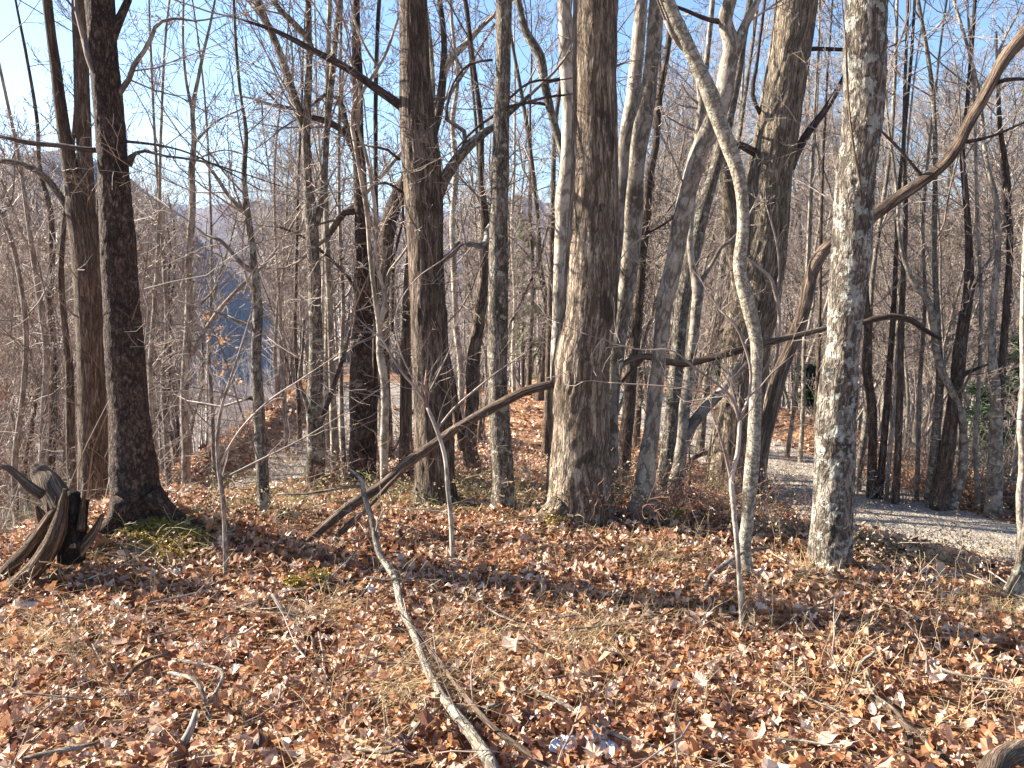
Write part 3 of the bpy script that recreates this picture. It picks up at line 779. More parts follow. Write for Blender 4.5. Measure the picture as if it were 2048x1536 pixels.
T('speckled_tree', 'straight slim grey trunk at the left edge of the gravel track', 'lichen_grey',
  [(529, 1030, 26), (526, 960, 23), (522, 900, 22), (517, 800, 22), (512, 700, 20), (515, 640, 20), (510, 560, 18), (504, 500, 16), (495, 430, 14), (488, 350, 10), (492, 270, 8), (480, 180, 6)],
  limbs=[['smooth_grey', (508, 545, 12), (485, 530, 11), (460, 500, 9), (440, 480, 7), (410, 470, 5)], ['smooth_grey', (490, 425, 9), (460, 395, 9), (430, 350, 7), (400, 310, 5)],
         ['pale_dead', (512, 640, 9), (495, 650, 9), (470, 640, 7), (455, 632, 5)], ['dark_limb', (522, 805, 10), (500, 795, 9), (487, 800, 7)]],
  sides=20, amp=.03, seed=32, top=7, twigs=(2.0, 1.2, .7, 2))
T('forked_grey_tree', 'tall grey tree beside the left track splitting into several upright stems', 'lichen_grey',
  [(630, 985, 38), (632, 900, 35), (629, 800, 31), (632, 700, 27), (630, 600, 26), (626, 500, 25), (623, 440, 27), (615, 350, 17), (612, 270, 17), (617, 150, 14), (617, 50, 12), (616, 0, 12)],
  limbs=[[(632, 450, 15), (645, 400, 14), (650, 330, 12), (655, 250, 12), (664, 150, 13), (674, 50, 11), (682, -20, 9)],
         [(612, 275, 11), (590, 215, 10), (570, 150, 9), (545, 70, 8), (520, 0, 6)], [(606, 245, 16), (588, 190, 16), (565, 120, 15), (540, 60, 15), (508, 0, 14)],
         [(615, 130, 9), (625, 100, 12), (600, 60, 14), (560, 20, 12), (545, 0, 11)],
         ['dark_limb', (640, 850, 10), (665, 780, 9), (690, 700, 8), (700, 660, 6)], [(622, 870, 12, -.1), (615, 810, 10, -.1), (600, 770, 8, -.1), (605, 700, 6, -.1), (608, 640, 5, -.1)]],
  sides=24, amp=.03, seed=34, top=11, twigs=(1.3, 1.5, .8, 2), flare=.1)
T('black_barked_tree', 'nearly black rough trunk standing between slim grey stems left of the brown furrowed trunk', 'dark_scaly',
  [(722, 968, 50), (722, 900, 46), (722, 800, 46), (723, 700, 42), (728, 600, 38), (725, 500, 32), (722, 400, 26), (719, 330, 26), (715, 250, 24), (715, 150, 20), (712, 50, 16), (712, 0, 14)],
  limbs=[['dark_limb', (712, 310, 18), (695, 272, 15), (660, 245, 13), (625, 235, 11)], ['dark_limb', (722, 420, 14), (690, 425, 14), (668, 455, 12), (655, 475, 9)],
         ['lichen_grey', (700, 290, 13), (690, 240, 12), (675, 195, 10), (650, 190, 8), (630, 205, 6)],
         ['dark_limb', (732, 640, 7), (700, 560, 7), (640, 500, 6), (600, 470, 5), (560, 455, 4)]],
  style='scaly', amp=.05, sides=40, seed=36, top=11, twigs=(1.0, 1.5, .8, 2))
T('slender_tree', 'slim pale stem forking into two bent leaders just left of the brown furrowed trunk', 'smooth_pale',
  [(769, 1000, 15), (768, 900, 17), (768, 758, 16), (761, 715, 16), (758, 650, 12), (748, 580, 9), (740, 507, 9), (735, 440, 8), (728, 390, 8), (712, 300, 8), (705, 220, 7), (740, 160, 7), (770, 110, 6), (795, 40, 5)],
  limbs=[[(758, 655, 11), (768, 610, 11), (768, 575, 10), (755, 540, 8), (752, 440, 8), (745, 380, 8), (735, 320, 7), (715, 250, 6), (720, 180, 6), (700, 120, 5), (660, 60, 4)],
         [(768, 575, 7), (780, 540, 5), (800, 515, 5), (850, 440, 4), (880, 400, 3)], [(705, 175, 6), (750, 150, 6), (757, 135, 5), (740, 110, 5), (715, 60, 5), (700, 0, 4)]],
  sides=16, amp=.02, seed=38, top=6, twigs=(2.5, .8, .5, 2))
T('forked_grey_tree', 'thick forked stem leaning right behind the brown furrowed trunk', 'brown_furrow',
  [(775, 965, 30), (772, 860, 28), (765, 720, 28), (765, 620, 27), (772, 500, 28), (782, 430, 30), (803, 375, 28), (850, 310, 24), (872, 245, 20), (886, 150, 16), (888, 90, 12), (880, 0, 10)],
  limbs=[['smooth_grey', (878, 200, 14), (900, 120, 15), (935, 85, 13), (965, 50, 10), (1000, 20, 7)], ['smooth_grey', (868, 250, 10), (865, 150, 9), (858, 60, 8), (850, 0, 7)]],
  Y=8.2, sides=24, style='furrow', amp=.03, seed=40, top=11, twigs=(1.2, 1.5, .8, 2))
T('dead_tree', 'dark short split stem tight against the left side of the brown furrowed trunk', 'dead',
  [(815, 965, 32), (812, 900, 28), (812, 850, 24), (813, 760, 24), (812, 700, 20), (814, 620, 17), (815, 560, 14), (818, 500, 8)],
  sides=20, style='furrow', amp=.06, seed=41, ext=False, twigs=(.8, 1, .4, 1), cat='dead tree')
T('slim_tree', 'dark trunk with a lumpy bend between the furrowed trunk and the lichened trunk', 'brown_furrow',
  [(945, 945, 34), (940, 880, 28), (945, 800, 26), (946, 720, 28), (957, 640, 24), (967, 550, 20), (970, 450, 17), (962, 350, 13), (962, 250, 11), (950, 150, 9)],
  limbs=[[(930, 900, 20), (912, 820, 18), (902, 760, 16), (892, 700, 12), (890, 620, 10)]],
  sides=20, style='furrow', amp=.04, seed=43, top=11, twigs=(2.0, 1.0, .8, 2))
T('slim_tree', 'pale slim trunk seen through the gap right of the brown furrowed trunk', 'smooth_pale',
  [(918, 905, 16), (922, 820, 15), (922, 750, 13), (912, 650, 12), (908, 540, 12), (905, 440, 12), (912, 330, 12), (905, 250, 10), (915, 160, 8), (905, 60, 7)],
  sides=14, seed=44, top=12, twigs=(2.0, 1.0, .8, 2), Y=10.5)
T('slim_tree', 'thin dark trunk showing just left of the cream knee bent trunk', 'brown_furrow',
  [(1092, 920, 18), (1096, 800, 15), (1098, 700, 13), (1100, 600, 12), (1103, 500, 12), (1106, 400, 10), (1108, 300, 9)],
  sides=12, seed=45, top=12, twigs=(2.2, 1.0, .9, 2))
T('slim_tree', 'short leaning brown trunk by the leafy clearing left of the oak', 'brown_furrow',
  [(1080, 800, 20), (1086, 740, 17), (1090, 680, 15), (1095, 620, 13), (1080, 540, 12), (1075, 440, 10)],
  sides=12, seed=46, top=13, twigs=(2.0, 1.5, 1.2, 2))
T('curved_tree', 'dark curving stem arching over behind the cream trunk near the top', 'lichen_grey',
  [(1118, 960, 20), (1122, 800, 18), (1128, 600, 16), (1130, 400, 15), (1125, 310, 14), (1105, 235, 16), (1090, 170, 18), (1080, 112, 18), (1052, 62, 15), (1036, 0, 12)],
  limbs=[['dark_limb', (1088, 165, 8), (1120, 158, 7), (1150, 150, 6)], ['dark_limb', (1100, 210, 7), (1060, 205, 6), (1020, 212, 5)]],
  Y=6.2, sides=18, seed=47, top=9, twigs=(1.0, 1.8, .8, 2))
T('tangled_tree', 'brown trunk wrapped in fine tangled twigs right behind the split smooth trunk', 'brown_furrow',
  [(1248, 900, 28), (1258, 820, 25), (1263, 740, 23), (1270, 680, 22), (1278, 600, 21), (1285, 500, 19), (1292, 440, 18), (1300, 340, 16), (1310, 300, 14), (1318, 200, 14), (1335, 100, 12), (1345, 0, 10)],
  limbs=[['smooth_grey', (1268, 560, 6), (1290, 530, 6), (1335, 500, 5), (1380, 450, 4)], ['smooth_grey', (1280, 480, 6), (1320, 440, 5), (1360, 390, 4), (1400, 350, 3)]],
  Y=7.4, sides=20, style='furrow', amp=.04, seed=48, top=11, twigs=(4.5, 1.6, .6, 2))
T('slim_tree', 'slim dark stem with a small fork left of the grey leaning trunk', 'brown_furrow',
  [(1272, 895, 17), (1276, 820, 14), (1280, 740, 13), (1281, 660, 12), (1290, 560, 10), (1300, 470, 9)],
  limbs=[['smooth_grey', (1278, 815, 6), (1290, 780, 6), (1296, 700, 5)]], sides=12, seed=49, top=9, twigs=(2.0, 1.4, .7, 2))
T('blue_grey_tree', 'bluish dark trunk leaning right just behind the grey leaning trunk', 'lichen_grey',
  [(1330, 955, 34), (1338, 886, 30), (1349, 769, 27), (1356, 690, 27), (1364, 612, 27), (1380, 534, 30), (1407, 417, 28), (1430, 340, 24), (1446, 280, 22), (1470, 180, 18), (1490, 60, 14), (1500, 0, 12)],
  Y=6.5, sides=24, style='furrow', amp=.03, seed=51, top=11, twigs=(.8, 1.6, .8, 2))
T('smooth_barked_tree', 'slim pale forked trunk with a dark broken stub low on its right', 'smooth_grey',
  [(1352, 975, 30), (1360, 920, 26), (1366, 870, 24), (1370, 808, 21), (1383, 710, 20), (1391, 632, 20), (1395, 575, 23), (1384, 527, 13), (1380, 476, 12), (1383, 437, 11), (1388, 340, 14), (1397, 260, 13), (1410, 150, 12), (1420, 60, 10), (1425, 0, 10)],
  limbs=[['brush', (1396, 570, 11), (1410, 550, 9), (1428, 520, 8), (1442, 495, 8), (1458, 484, 7)], [(1362, 900, 18), (1376, 862, 22), (1395, 836, 24), (1412, 815, 24), (1438, 788, 23)]],
  Y=6.1, sides=22, amp=.02, seed=52, top=10, twigs=(.6, 1.6, .6, 2))
T('slim_tree', 'narrow olive trunk left of the deeply furrowed trunk over the road bend', 'lichen_grey',
  [(1400, 905, 18), (1405, 850, 15), (1415, 750, 15), (1424, 690, 14), (1430, 640, 14), (1442, 550, 12), (1452, 480, 11), (1462, 400, 10)],
  limbs=[['dark_limb', (1400, 700, 7), (1440, 665, 6), (1455, 655, 5)]], sides=14, seed=53, top=11, twigs=(1.2, 1.5, .9, 2))
T('leaning_dead_tree', 'long bare dead tree leaning far right, passing behind the whitish flaky trunk', 'dead',
  [(1513, 975, 36), (1524, 886, 31), (1540, 827, 29), (1559, 749, 28), (1583, 690, 27), (1610, 612, 25), (1624, 545, 24), (1640, 512, 24), (1662, 488, 22), (1700, 462, 22), (1745, 432, 24), (1790, 400, 24), (1845, 362, 23), (1890, 325, 22), (1912, 295, 24), (1935, 250, 22), (1962, 205, 20), (1985, 160, 20), (2010, 115, 24), (2048, 70, 28), (2100, -10, 26)],
  limbs=[['dark_limb', (1918, 285, 10), (1945, 282, 7), (1990, 270, 5), (2048, 245, 4)], ['dark_limb', (1988, 168, 9), (2010, 160, 8), (2048, 158, 6)],
         ['dark_limb', (1850, 360, 7), (1800, 300, 6), (1740, 240, 4)]],
  sides=36, style='furrow', amp=.06, seed=55, top=6, twigs=(.5, 2.0, .8, 2), Y=6.0, ext=False, cat='dead tree')
# right of the road
T('roadside_tree', 'slim pale leaning trunk at the far edge of the road right of the flaky trunk', 'smooth_grey',
  [(1712, 985, 17), (1718, 930, 16), (1727, 880, 15), (1735, 800, 14), (1738, 720, 12), (1742, 600, 9)], sides=14, seed=60, top=12, twigs=(2, 1.6, .9, 2))
T('roadside_tree', 'dark knobbly trunk at the road edge beside a thin pale stem', 'brown_furrow',
  [(1742, 1000, 20), (1745, 900, 17), (1742, 800, 17), (1734, 740, 18), (1736, 670, 16), (1730, 560, 12), (1728, 450, 9)], sides=16, seed=61, top=12, twigs=(2, 1.2, .9, 2))
T('roadside_tree', 'very thin pinkish pale stem among darker trunks over the road', 'smooth_pale',
  [(1772, 1002, 9), (1780, 900, 9), (1792, 780, 8), (1795, 700, 7), (1802, 600, 6), (1806, 500, 5)], sides=8, seed=62, top=9, twigs=(2, 1.5, .7, 2))
T('roadside_tree', 'straight brown trunk behind the thin pinkish stem at the road', 'brown_furrow',
  [(1758, 1000, 15), (1768, 880, 14), (1776, 780, 13), (1785, 650, 11), (1790, 560, 9), (1795, 430, 7)], sides=12, seed=63, top=12, twigs=(2, 1.5, .9, 2))
T('roadside_tree', 'upright dark trunk midway along the right verge of the road', 'brown_furrow',
  [(1790, 1010, 15), (1796, 900, 14), (1800, 780, 13), (1802, 680, 12), (1806, 560, 10), (1812, 430, 8), (1808, 300, 7)], sides=12, seed=64, top=13, twigs=(2, 1.5, .9, 2))
T('roadside_tree', 'slim twin trunk hugging a thicker dark trunk on the right verge', 'lichen_grey',
  [(1856, 1015, 20), (1866, 930, 18), (1874, 840, 17), (1880, 750, 15), (1876, 660, 12), (1870, 540, 10)], sides=14, seed=65, top=12, twigs=(1.6, 1.5, .9, 2))
T('roadside_tree', 'thick dark trunk leaning slightly right on the right verge with a broken dark knob', 'brown_furrow',
  [(1878, 1020, 36), (1890, 930, 28), (1900, 860, 26), (1912, 780, 25), (1920, 700, 25), (1928, 640, 22), (1936, 590, 20), (1938, 500, 14), (1932, 400, 12), (1925, 300, 10), (1935, 200, 8)],
  limbs=[['dark_limb', (1915, 760, 12), (1935, 745, 10), (1960, 735, 6)], ['dead', (1938, 590, 12), (1950, 560, 13), (1962, 545, 8)]], sides=24, style='furrow', amp=.03, seed=66, top=13, twigs=(1.8, 1.5, 1.0, 2))
T('crooked_tree', 'bowed grey trunk curving left at mid height on the right verge', 'smooth_grey',
  [(1903, 1022, 20), (1922, 960, 17), (1927, 890, 16), (1926, 850, 15), (1916, 810, 15), (1900, 775, 15), (1885, 745, 14), (1872, 700, 14), (1866, 640, 13), (1855, 600, 12), (1830, 570, 11), (1812, 530, 9), (1800, 480, 7), (1795, 400, 6)],
  sides=18, seed=67, top=9, twigs=(1.8, 1.2, .8, 2))
T('forked_grey_tree', 'pale trunk forked low beside the dark hemlock on the right', 'smooth_grey',
  [(1985, 1030, 32), (1990, 930, 26), (1992, 850, 24), (1990, 780, 22), (1984, 700, 15), (1988, 600, 13), (1996, 500, 12), (1992, 400, 11), (1975, 330, 9), (1960, 200, 7)],
  limbs=[['brown_furrow', (1995, 860, 17), (2004, 740, 16), (2012, 620, 15), (2020, 480, 14), (2014, 350, 12), (2000, 250, 10), (1995, 130, 8)]], sides=20, seed=68, top=12, twigs=(1.8, 1.2, .9, 2))
T('roadside_tree', 'pale knobbly thin trunk at the right border above the road edge', 'smooth_pale',
  [(2044, 1075, 18), (2040, 1000, 15), (2046, 920, 15), (2042, 850, 14), (2047, 780, 12), (2045, 650, 10), (2050, 500, 9)], sides=14, seed=69, top=9, twigs=(1.5, 1, .7, 2), Y=8.6)
T('thick_trunked_tree', 'broad foot of a grey trunk cut by the right border in tan grass', 'lichen_grey',
  [(2092, 1215, 150), (2096, 1120, 104), (2100, 1040, 84), (2104, 900, 78), (2106, 600, 74), (2110, 200, 70), (2112, 0, 68)],
  sides=70, style='scaly', amp=.04, flare=.35, lobes=4, seed=71, top=12, ext_br=10, twigs=(0, 0, 1, 2), fh=.16)
# left side stems
for i, (lab, b_, nd) in enumerate([
    ('thin brown stem among briars near the left border with many fine shoots', 'brush', [(30, 920, 12), (45, 800, 11), (52, 680, 10), (40, 560, 9), (20, 470, 8), (0, 420, 7)]),
    ('wavy thin stem second in the brushy thicket by the left border', 'brush', [(84, 930, 13), (88, 820, 13), (92, 700, 12), (82, 620, 11), (70, 540, 10), (56, 440, 9), (40, 330, 7)]),
    ('twiggy upright stem in the middle of the left thicket', 'brown_furrow', [(102, 930, 16), (108, 820, 15), (108, 700, 13), (100, 600, 13), (104, 500, 13), (100, 420, 11), (80, 340, 8), (75, 250, 7)]),
    ('dark upright stem close left of the double trunk', 'brown_furrow', [(142, 930, 18), (140, 820, 17), (138, 730, 15), (128, 640, 13), (122, 560, 12), (128, 450, 10), (140, 350, 8)]),
    ('thin stem squeezed between the double trunk and the thick dark brown trunk', 'brown_furrow', [(208, 960, 14), (205, 850, 13), (200, 740, 12), (204, 640, 11), (198, 560, 10), (196, 470, 9)]),
    ('slender grey stem right behind the thick dark brown trunk over the valley', 'smooth_grey', [(338, 960, 12), (332, 860, 11), (326, 760, 10), (334, 660, 9), (330, 560, 8), (322, 450, 7)]),
    ('pale thin stem between the Y forked sapling and the dark brown trunk', 'smooth_grey', [(312, 950, 12), (306, 850, 11), (300, 740, 9), (308, 620, 8), (316, 500, 7)]),
    ('thin grey stem just right of the Y forked sapling', 'smooth_grey', [(428, 930, 9), (424, 820, 8), (418, 700, 7), (422, 600, 6)]),
]):
    T('thicket_sapling', lab, b_, nd, sides=10, seed=80 + i, top=8, Y=7.5 + (i % 3) * 1.1, twigs=(5.5, .3, .7, 2), group='stems of the left thicket', cat='sapling')
# stems between the left track and the furrowed trunk
for i, (lab, b_, nd) in enumerate([
    ('slim stem with lit left side just right of the forked grey tree', 'smooth_grey', [(672, 960, 20), (668, 860, 16), (664, 760, 13), (660, 640, 12), (655, 520, 12), (652, 430, 11)]),
    ('very thin pale stem beside the black rough trunk', 'smooth_pale', [(650, 935, 10), (648, 850, 9), (640, 760, 8), (645, 640, 7)]),
    ('thin stem close left of the black rough trunk', 'smooth_grey', [(690, 965, 12), (684, 860, 11), (682, 740, 9), (686, 600, 8), (680, 480, 7)]),
    ('grey slim stem right behind the black rough trunk', 'brown_furrow', [(745, 960, 16), (748, 860, 14), (750, 740, 12), (752, 600, 10)]),
    ('low forked stem with a leftward elbow above the left track', 'smooth_grey', [(652, 900, 20), (655, 780, 17), (657, 640, 16), (656, 520, 17), (652, 480, 17), (668, 450, 13), (690, 425, 11), (712, 405, 9)]),
    ('spindly stem above the leaf bank of the left track', 'brush', [(575, 905, 9), (570, 820, 9), (562, 720, 8), (560, 600, 7), (552, 500, 6)]),
    ('thin upright stem over the far end of the left track', 'brown_furrow', [(600, 885, 10), (596, 780, 9), (590, 680, 8), (592, 560, 7)]),
    ('narrow stem far behind the lichened trunk', 'brown_furrow', [(960, 880, 12), (978, 760, 10), (975, 640, 9), (968, 500, 8)]),
    ('pale narrow stem in the clearing left of the oak', 'smooth_pale', [(1028, 795, 9), (1026, 700, 8), (1030, 600, 7), (1024, 480, 7)]),
    ('slim brown stem at the back of the clearing left of the oak', 'brown_furrow', [(1058, 790, 10), (1060, 700, 9), (1066, 560, 8), (1060, 430, 7)]),
    ('thin grey stem just beyond the bend between the two leaning trunks', 'smooth_grey', [(1452, 820, 12), (1456, 700, 10), (1462, 560, 9), (1470, 420, 8)]),
    ('straight thin stem between the leaning dead tree and the flaky trunk', 'smooth_grey', [(1600, 925, 10), (1606, 820, 9), (1608, 700, 8), (1612, 600, 7)]),
    ('second thin stem between the leaning dead tree and the flaky trunk', 'brown_furrow', [(1632, 935, 10), (1632, 830, 9), (1638, 700, 8), (1640, 590, 7)]),
    ('leaning thin stem behind the foot of the leaning dead tree', 'smooth_grey', [(1575, 915, 9), (1590, 800, 8), (1600, 690, 7), (1615, 560, 6)]),
    ('slender stem in the right wood above the middle of the road', 'smooth_grey', [(1832, 1005, 9), (1836, 900, 9), (1840, 760, 8), (1850, 600, 7), (1846, 460, 6)]),
    ('pale slender stem between the thick verge trunk and the low forked one', 'smooth_pale', [(1955, 1015, 10), (1950, 900, 9), (1958, 760, 8), (1962, 600, 8), (1955, 430, 7)]),
]):
    T('slender_tree', lab, b_, nd, sides=10, seed=100 + i, top=10, twigs=(3.0, .6, .8, 2), cat='tree', group='slender stems in the wood')

# near saplings
T('sapling', 'thin bare sapling rising from the leaves in front of the leaning log', 'smooth_pale',
  [(905, 1132, 10), (902, 1040, 9), (896, 980, 9), (888, 905, 8), (872, 855, 8), (855, 815, 7)],
  limbs=[['twig', (856, 815, 6), (835, 780, 5), (810, 752, 5), (785, 715, 4), (765, 680, 4), (735, 655, 3)], ['twig', (875, 858, 5), (905, 820, 5), (950, 780, 4), (1000, 740, 3), (1060, 700, 2)],
         ['redstem', (853, 815, 4), (850, 770, 4), (853, 740, 3)], ['twig', (850, 800, 3), (880, 740, 3), (905, 680, 2), (905, 640, 2)], ['twig', (835, 775, 3), (800, 700, 3), (790, 640, 2), (830, 560, 2), (885, 520, 2)],
         ['twig', (880, 880, 3), (920, 850, 2), (960, 880, 2)]],
  ext=False, sides=12, seed=130, twigs=(3, .7, .3, 1), kids=4, cat='sapling')
T('sapling', 'whitish thin stem in front of the slim winding trunk forking at waist height', 'smooth_pale',
  [(1484, 1265, 9), (1480, 1180, 9), (1475, 1100, 10), (1466, 1000, 11), (1463, 962, 10), (1476, 900, 9), (1480, 840, 8)],
  limbs=[['twig', (1463, 965, 7), (1452, 915, 6), (1442, 880, 4), (1432, 850, 3)], ['twig', (1479, 845, 7), (1462, 795, 6), (1430, 765, 5), (1395, 740, 5), (1340, 700, 4), (1290, 700, 3), (1160, 665, 2)],
         ['twig', (1480, 840, 7), (1498, 790, 6), (1500, 730, 6), (1488, 690, 5), (1470, 650, 4), (1440, 620, 3)], ['twig', (1490, 800, 4), (1520, 775, 4), (1540, 750, 3), (1580, 715, 2)],
         ['twig', (1462, 795, 3), (1350, 775, 3), (1215, 765, 2)]],
  ext=False, sides=12, seed=131, twigs=(2, .7, .3, 1), kids=4, cat='sapling')
T('sapling', 'curving bare sapling right of the mossy mound with side shoots over the track', 'brush',
  [(452, 1160, 10), (450, 1080, 9), (446, 1000, 9), (437, 930, 9), (435, 870, 8), (447, 800, 6), (462, 755, 5), (480, 700, 4), (505, 620, 3)],
  limbs=[['twig', (436, 935, 5), (480, 860, 4), (540, 800, 4), (600, 760, 3), (690, 700, 2)], ['twig', (440, 960, 4), (520, 920, 4), (600, 880, 3), (700, 820, 2)], ['twig', (448, 800, 3), (420, 740, 3), (400, 700, 2)],
         ['brush', (520, 930, 3, .4), (475, 800, 4, .4), (440, 690, 4, .4), (418, 645, 3, .4)]],
  ext=False, sides=10, seed=132, twigs=(3, .5, .35, 1), kids=4, cat='sapling')
T('sapling', 'pale crooked twiggy sapling curling in front of the deeply furrowed trunk', 'twig',
  [(1530, 1010, 6), (1528, 900, 6), (1532, 800, 7), (1548, 740, 7), (1556, 680, 8), (1558, 620, 8), (1552, 590, 9), (1540, 555, 7), (1515, 533, 5), (1494, 518, 4)],
  limbs=[[(1552, 595, 5), (1558, 550, 4), (1552, 480, 4), (1535, 420, 3)]], ext=False, sides=8, seed=133, twigs=(2, .9, .3, 1), kids=4, cat='sapling')

# ------------------------------------------------------------------ fallen wood
def fallen(name, label, bk, nodes, sides=14, style='smooth', amp=.05, cat='fallen branch', branches=(), Y=None, group=None, tw=0, seed=1):
    """nodes (px, py, width, height above ground) or with Y list: absolute depths"""
    def pts(nd):
        P = [hit(n[0], n[1], n[3]) for n in nd] if Y is None else [at(n[0], n[1], n[3]) for n in nd]
        return P, [n[2] * .5 * (q[1] * CP + (CAM_H - q[2]) * SP) / FPX for n, q in zip(nd, P)]
    P, rr = pts(nodes)
    b = P[0]
    root = tree_root(name, label, cat, b, group)
    link('stem', trunk_mesh(name, rel(P, b), rr, .02, sides, style, amp, 0, 3, seed), root, B[bk])
    for nd in branches:
        q, r2 = pts(nd)
        link('branch', trunk_mesh(name + '_branch', rel(q, b), r2, .03, 8, 'smooth', .04, 0, 3, seed + 2), root, B[bk])
    if tw:
        out = []; rng = random.Random(seed)
        for _ in range(tw):
            i = rng.randrange(len(P) - 1); q = vadd(P[i], vadd(P[i + 1], P[i], -1), rng.random())
            grow(out, q, side_dir(vnorm(vadd(P[i + 1], P[i], -1)), .9, rng), rng.uniform(.15, .45), .003, 1, rng, up=0, kids=3)
        link('twigs', sticks_mesh(name + '_twigs', [(rel(p, b), r) for p, r in out], 4), root, B['twig'], kind='stuff')
    return root
fallen('fallen_branch', 'long pale peeling branch arching from the foreground leaves up to a forked tip', 'pale_dead',
       [(1000, 1580, 30, .05), (985, 1536, 29, .08), (948, 1475, 25, .08), (905, 1420, 20, .08), (870, 1370, 16, .08), (830, 1275, 14, .08), (800, 1205, 14, .09), (788, 1152, 14, .12), (758, 1105, 12, .18), (745, 1045, 12, .3), (728, 988, 10, .42), (721, 957, 8, .48), (698, 938, 5, .52)],
       24, 'scaly', .06, branches=[[(724, 972, 7, .45), (690, 975, 6, .45), (640, 984, 6, .45), (590, 989, 4, .44), (555, 987, 3, .44)]], tw=4, seed=5)
fallen('fallen_branch', 'dark thinner branch crossing the pale peeling branch at the bottom of the foreground', 'dead',
       [(1140, 1570, 18, .03), (1060, 1510, 14, .05), (985, 1455, 12, .08), (945, 1410, 11, .08), (905, 1360, 9, .08), (870, 1312, 9, .08), (830, 1265, 6, .06)], 12, 'scaly', .06, tw=3, seed=6)
fallen('leaning_log', 'long brown dead log leaning from the leaves up against the left side of the oak', 'dead',
       [(585, 1112, 14, 4.05), (640, 1062, 18, 4.12), (700, 1012, 21, 4.2), (772, 965, 20, 4.25), (810, 930, 22, 4.28), (850, 902, 19, 4.3), (930, 846, 18, 4.35), (1000, 808, 20, 4.4), (1050, 783, 18, 4.42), (1106, 768, 17, 4.45)],
       28, 'furrow', .07, cat='fallen log', Y=1, branches=[[(655, 1090, 10, 4.1), (700, 1048, 12, 4.15), (745, 1005, 9, 4.15), (780, 968, 9, 4.15), (802, 945, 5, 4.15)]], seed=7)
fallen('hanging_limb', 'dark dead limb hanging across the trunks from the oak to the road side', 'dead',
       [(1238, 735, 9, 5.5), (1260, 720, 12, 5.5), (1290, 713, 13, 5.5), (1330, 722, 14, 5.5), (1370, 727, 14, 5.5), (1420, 716, 14, 5.5), (1470, 703, 15, 5.45), (1530, 687, 14, 5.4), (1590, 672, 11, 5.4), (1660, 655, 10, 5.4), (1725, 645, 12, 5.4), (1775, 633, 13, 5.4), (1820, 640, 12, 5.4), (1850, 660, 10, 5.4), (1882, 678, 8, 5.4)],
       14, 'scaly', .1, cat='dead limb', Y=1, branches=[[(1290, 713, 8, 5.5), (1265, 740, 8, 5.5), (1238, 770, 7, 5.5)]], seed=9)
fallen('fallen_stick', 'grey curved stick beside the small stick forming a broken arch in the left foreground leaves', 'pale_dead',
       [(332, 1345, 7, .08), (360, 1350, 8, .1), (390, 1362, 9, .12), (405, 1385, 9, .1), (415, 1420, 8, .05), (430, 1460, 7, .03), (448, 1480, 5, .02)], 10, branches=[[(412, 1412, 7, .06), (432, 1385, 8, .1), (446, 1350, 8, .12), (430, 1335, 6, .12), (390, 1326, 7, .12), (345, 1318, 5, .1)]], seed=11)
fallen('fallen_stick', 'mossy brown arched stick left of the broken arch in the left foreground', 'dead',
       [(235, 1378, 7, .03), (262, 1345, 9, .08), (290, 1322, 9, .12), (318, 1312, 8, .13), (340, 1310, 5, .12)], 10, seed=12)
fallen('fallen_stick', 'long straight grey stick lying diagonally right of the pale foreground branch', 'pale_dead',
       [(1048, 1368, 7, .07), (1090, 1390, 9, .07), (1130, 1410, 10, .06), (1180, 1440, 10, .05), (1225, 1468, 9, .05), (1290, 1488, 7, .04), (1380, 1505, 4, .04)], 10, 'scaly', .05, seed=13)
fallen('fallen_stick', 'short thick stub end lying right of the pale foreground branch', 'pale_dead',
       [(1002, 1408, 14, .05), (965, 1420, 15, .05), (935, 1428, 13, .04), (880, 1425, 8, .04)], 10, 'scaly', .05, seed=14)
fallen('fallen_stick', 'grey green stick with a hooked twig left of the pale foreground branch', 'pale_dead',
       [(688, 1495, 7, .03), (740, 1500, 7, .04), (785, 1503, 8, .05), (815, 1475, 8, .06), (850, 1438, 8, .06), (885, 1415, 6, .05)], 10, branches=[[(846, 1440, 5, .06), (852, 1410, 4, .1), (848, 1385, 3, .12)]], seed=15)
fallen('fallen_stick', 'bent grey branch on the leaves left of the whitish forked stem', 'brush',
       [(1408, 1185, 11, .02), (1425, 1150, 10, .06), (1450, 1128, 9, .1), (1480, 1108, 7, .14), (1540, 1095, 5, .15)], 10, seed=16)
fallen('fallen_stick', 'knotted forked branch lying at the lower right foreground', 'dead',
       [(1735, 1345, 16, .05), (1745, 1390, 14, .05), (1790, 1425, 16, .05), (1815, 1460, 13, .04), (1822, 1540, 12, .03)], 10, 'scaly', .06, branches=[[(1800, 1440, 9, .05), (1850, 1480, 12, .05), (1900, 1525, 10, .05)]], seed=17)
fallen('fallen_stick', 'long thin tan stick lying across the right foreground leaves', 'brush',
       [(1860, 1330, 6, .08), (1920, 1350, 6, .09), (1980, 1358, 5, .09), (2060, 1375, 5, .08)], 8, seed=18)
fallen('fallen_log', 'curved dark log partly buried at the lower right corner', 'dead',
       [(1960, 1600, 60, .05), (1985, 1540, 46, .08), (2030, 1505, 40, .08), (2080, 1490, 36, .06)], 20, 'furrow', .06, cat='fallen log', seed=19)
fallen('fallen_stick', 'short pale stick standing out of the leaves in the right foreground', 'pale_dead',
       [(1712, 1352, 7, .02), (1722, 1325, 8, .07), (1750, 1305, 6, .1)], 8, seed=20)
fallen('fallen_stick', 'mossy dark branch half buried in the leaves left of the pale branch', 'dead',
       [(440, 1235, 9, .04), (520, 1205, 12, .04), (580, 1190, 11, .04), (660, 1168, 10, .05), (740, 1160, 8, .04)], 10, 'scaly', .05, seed=21)
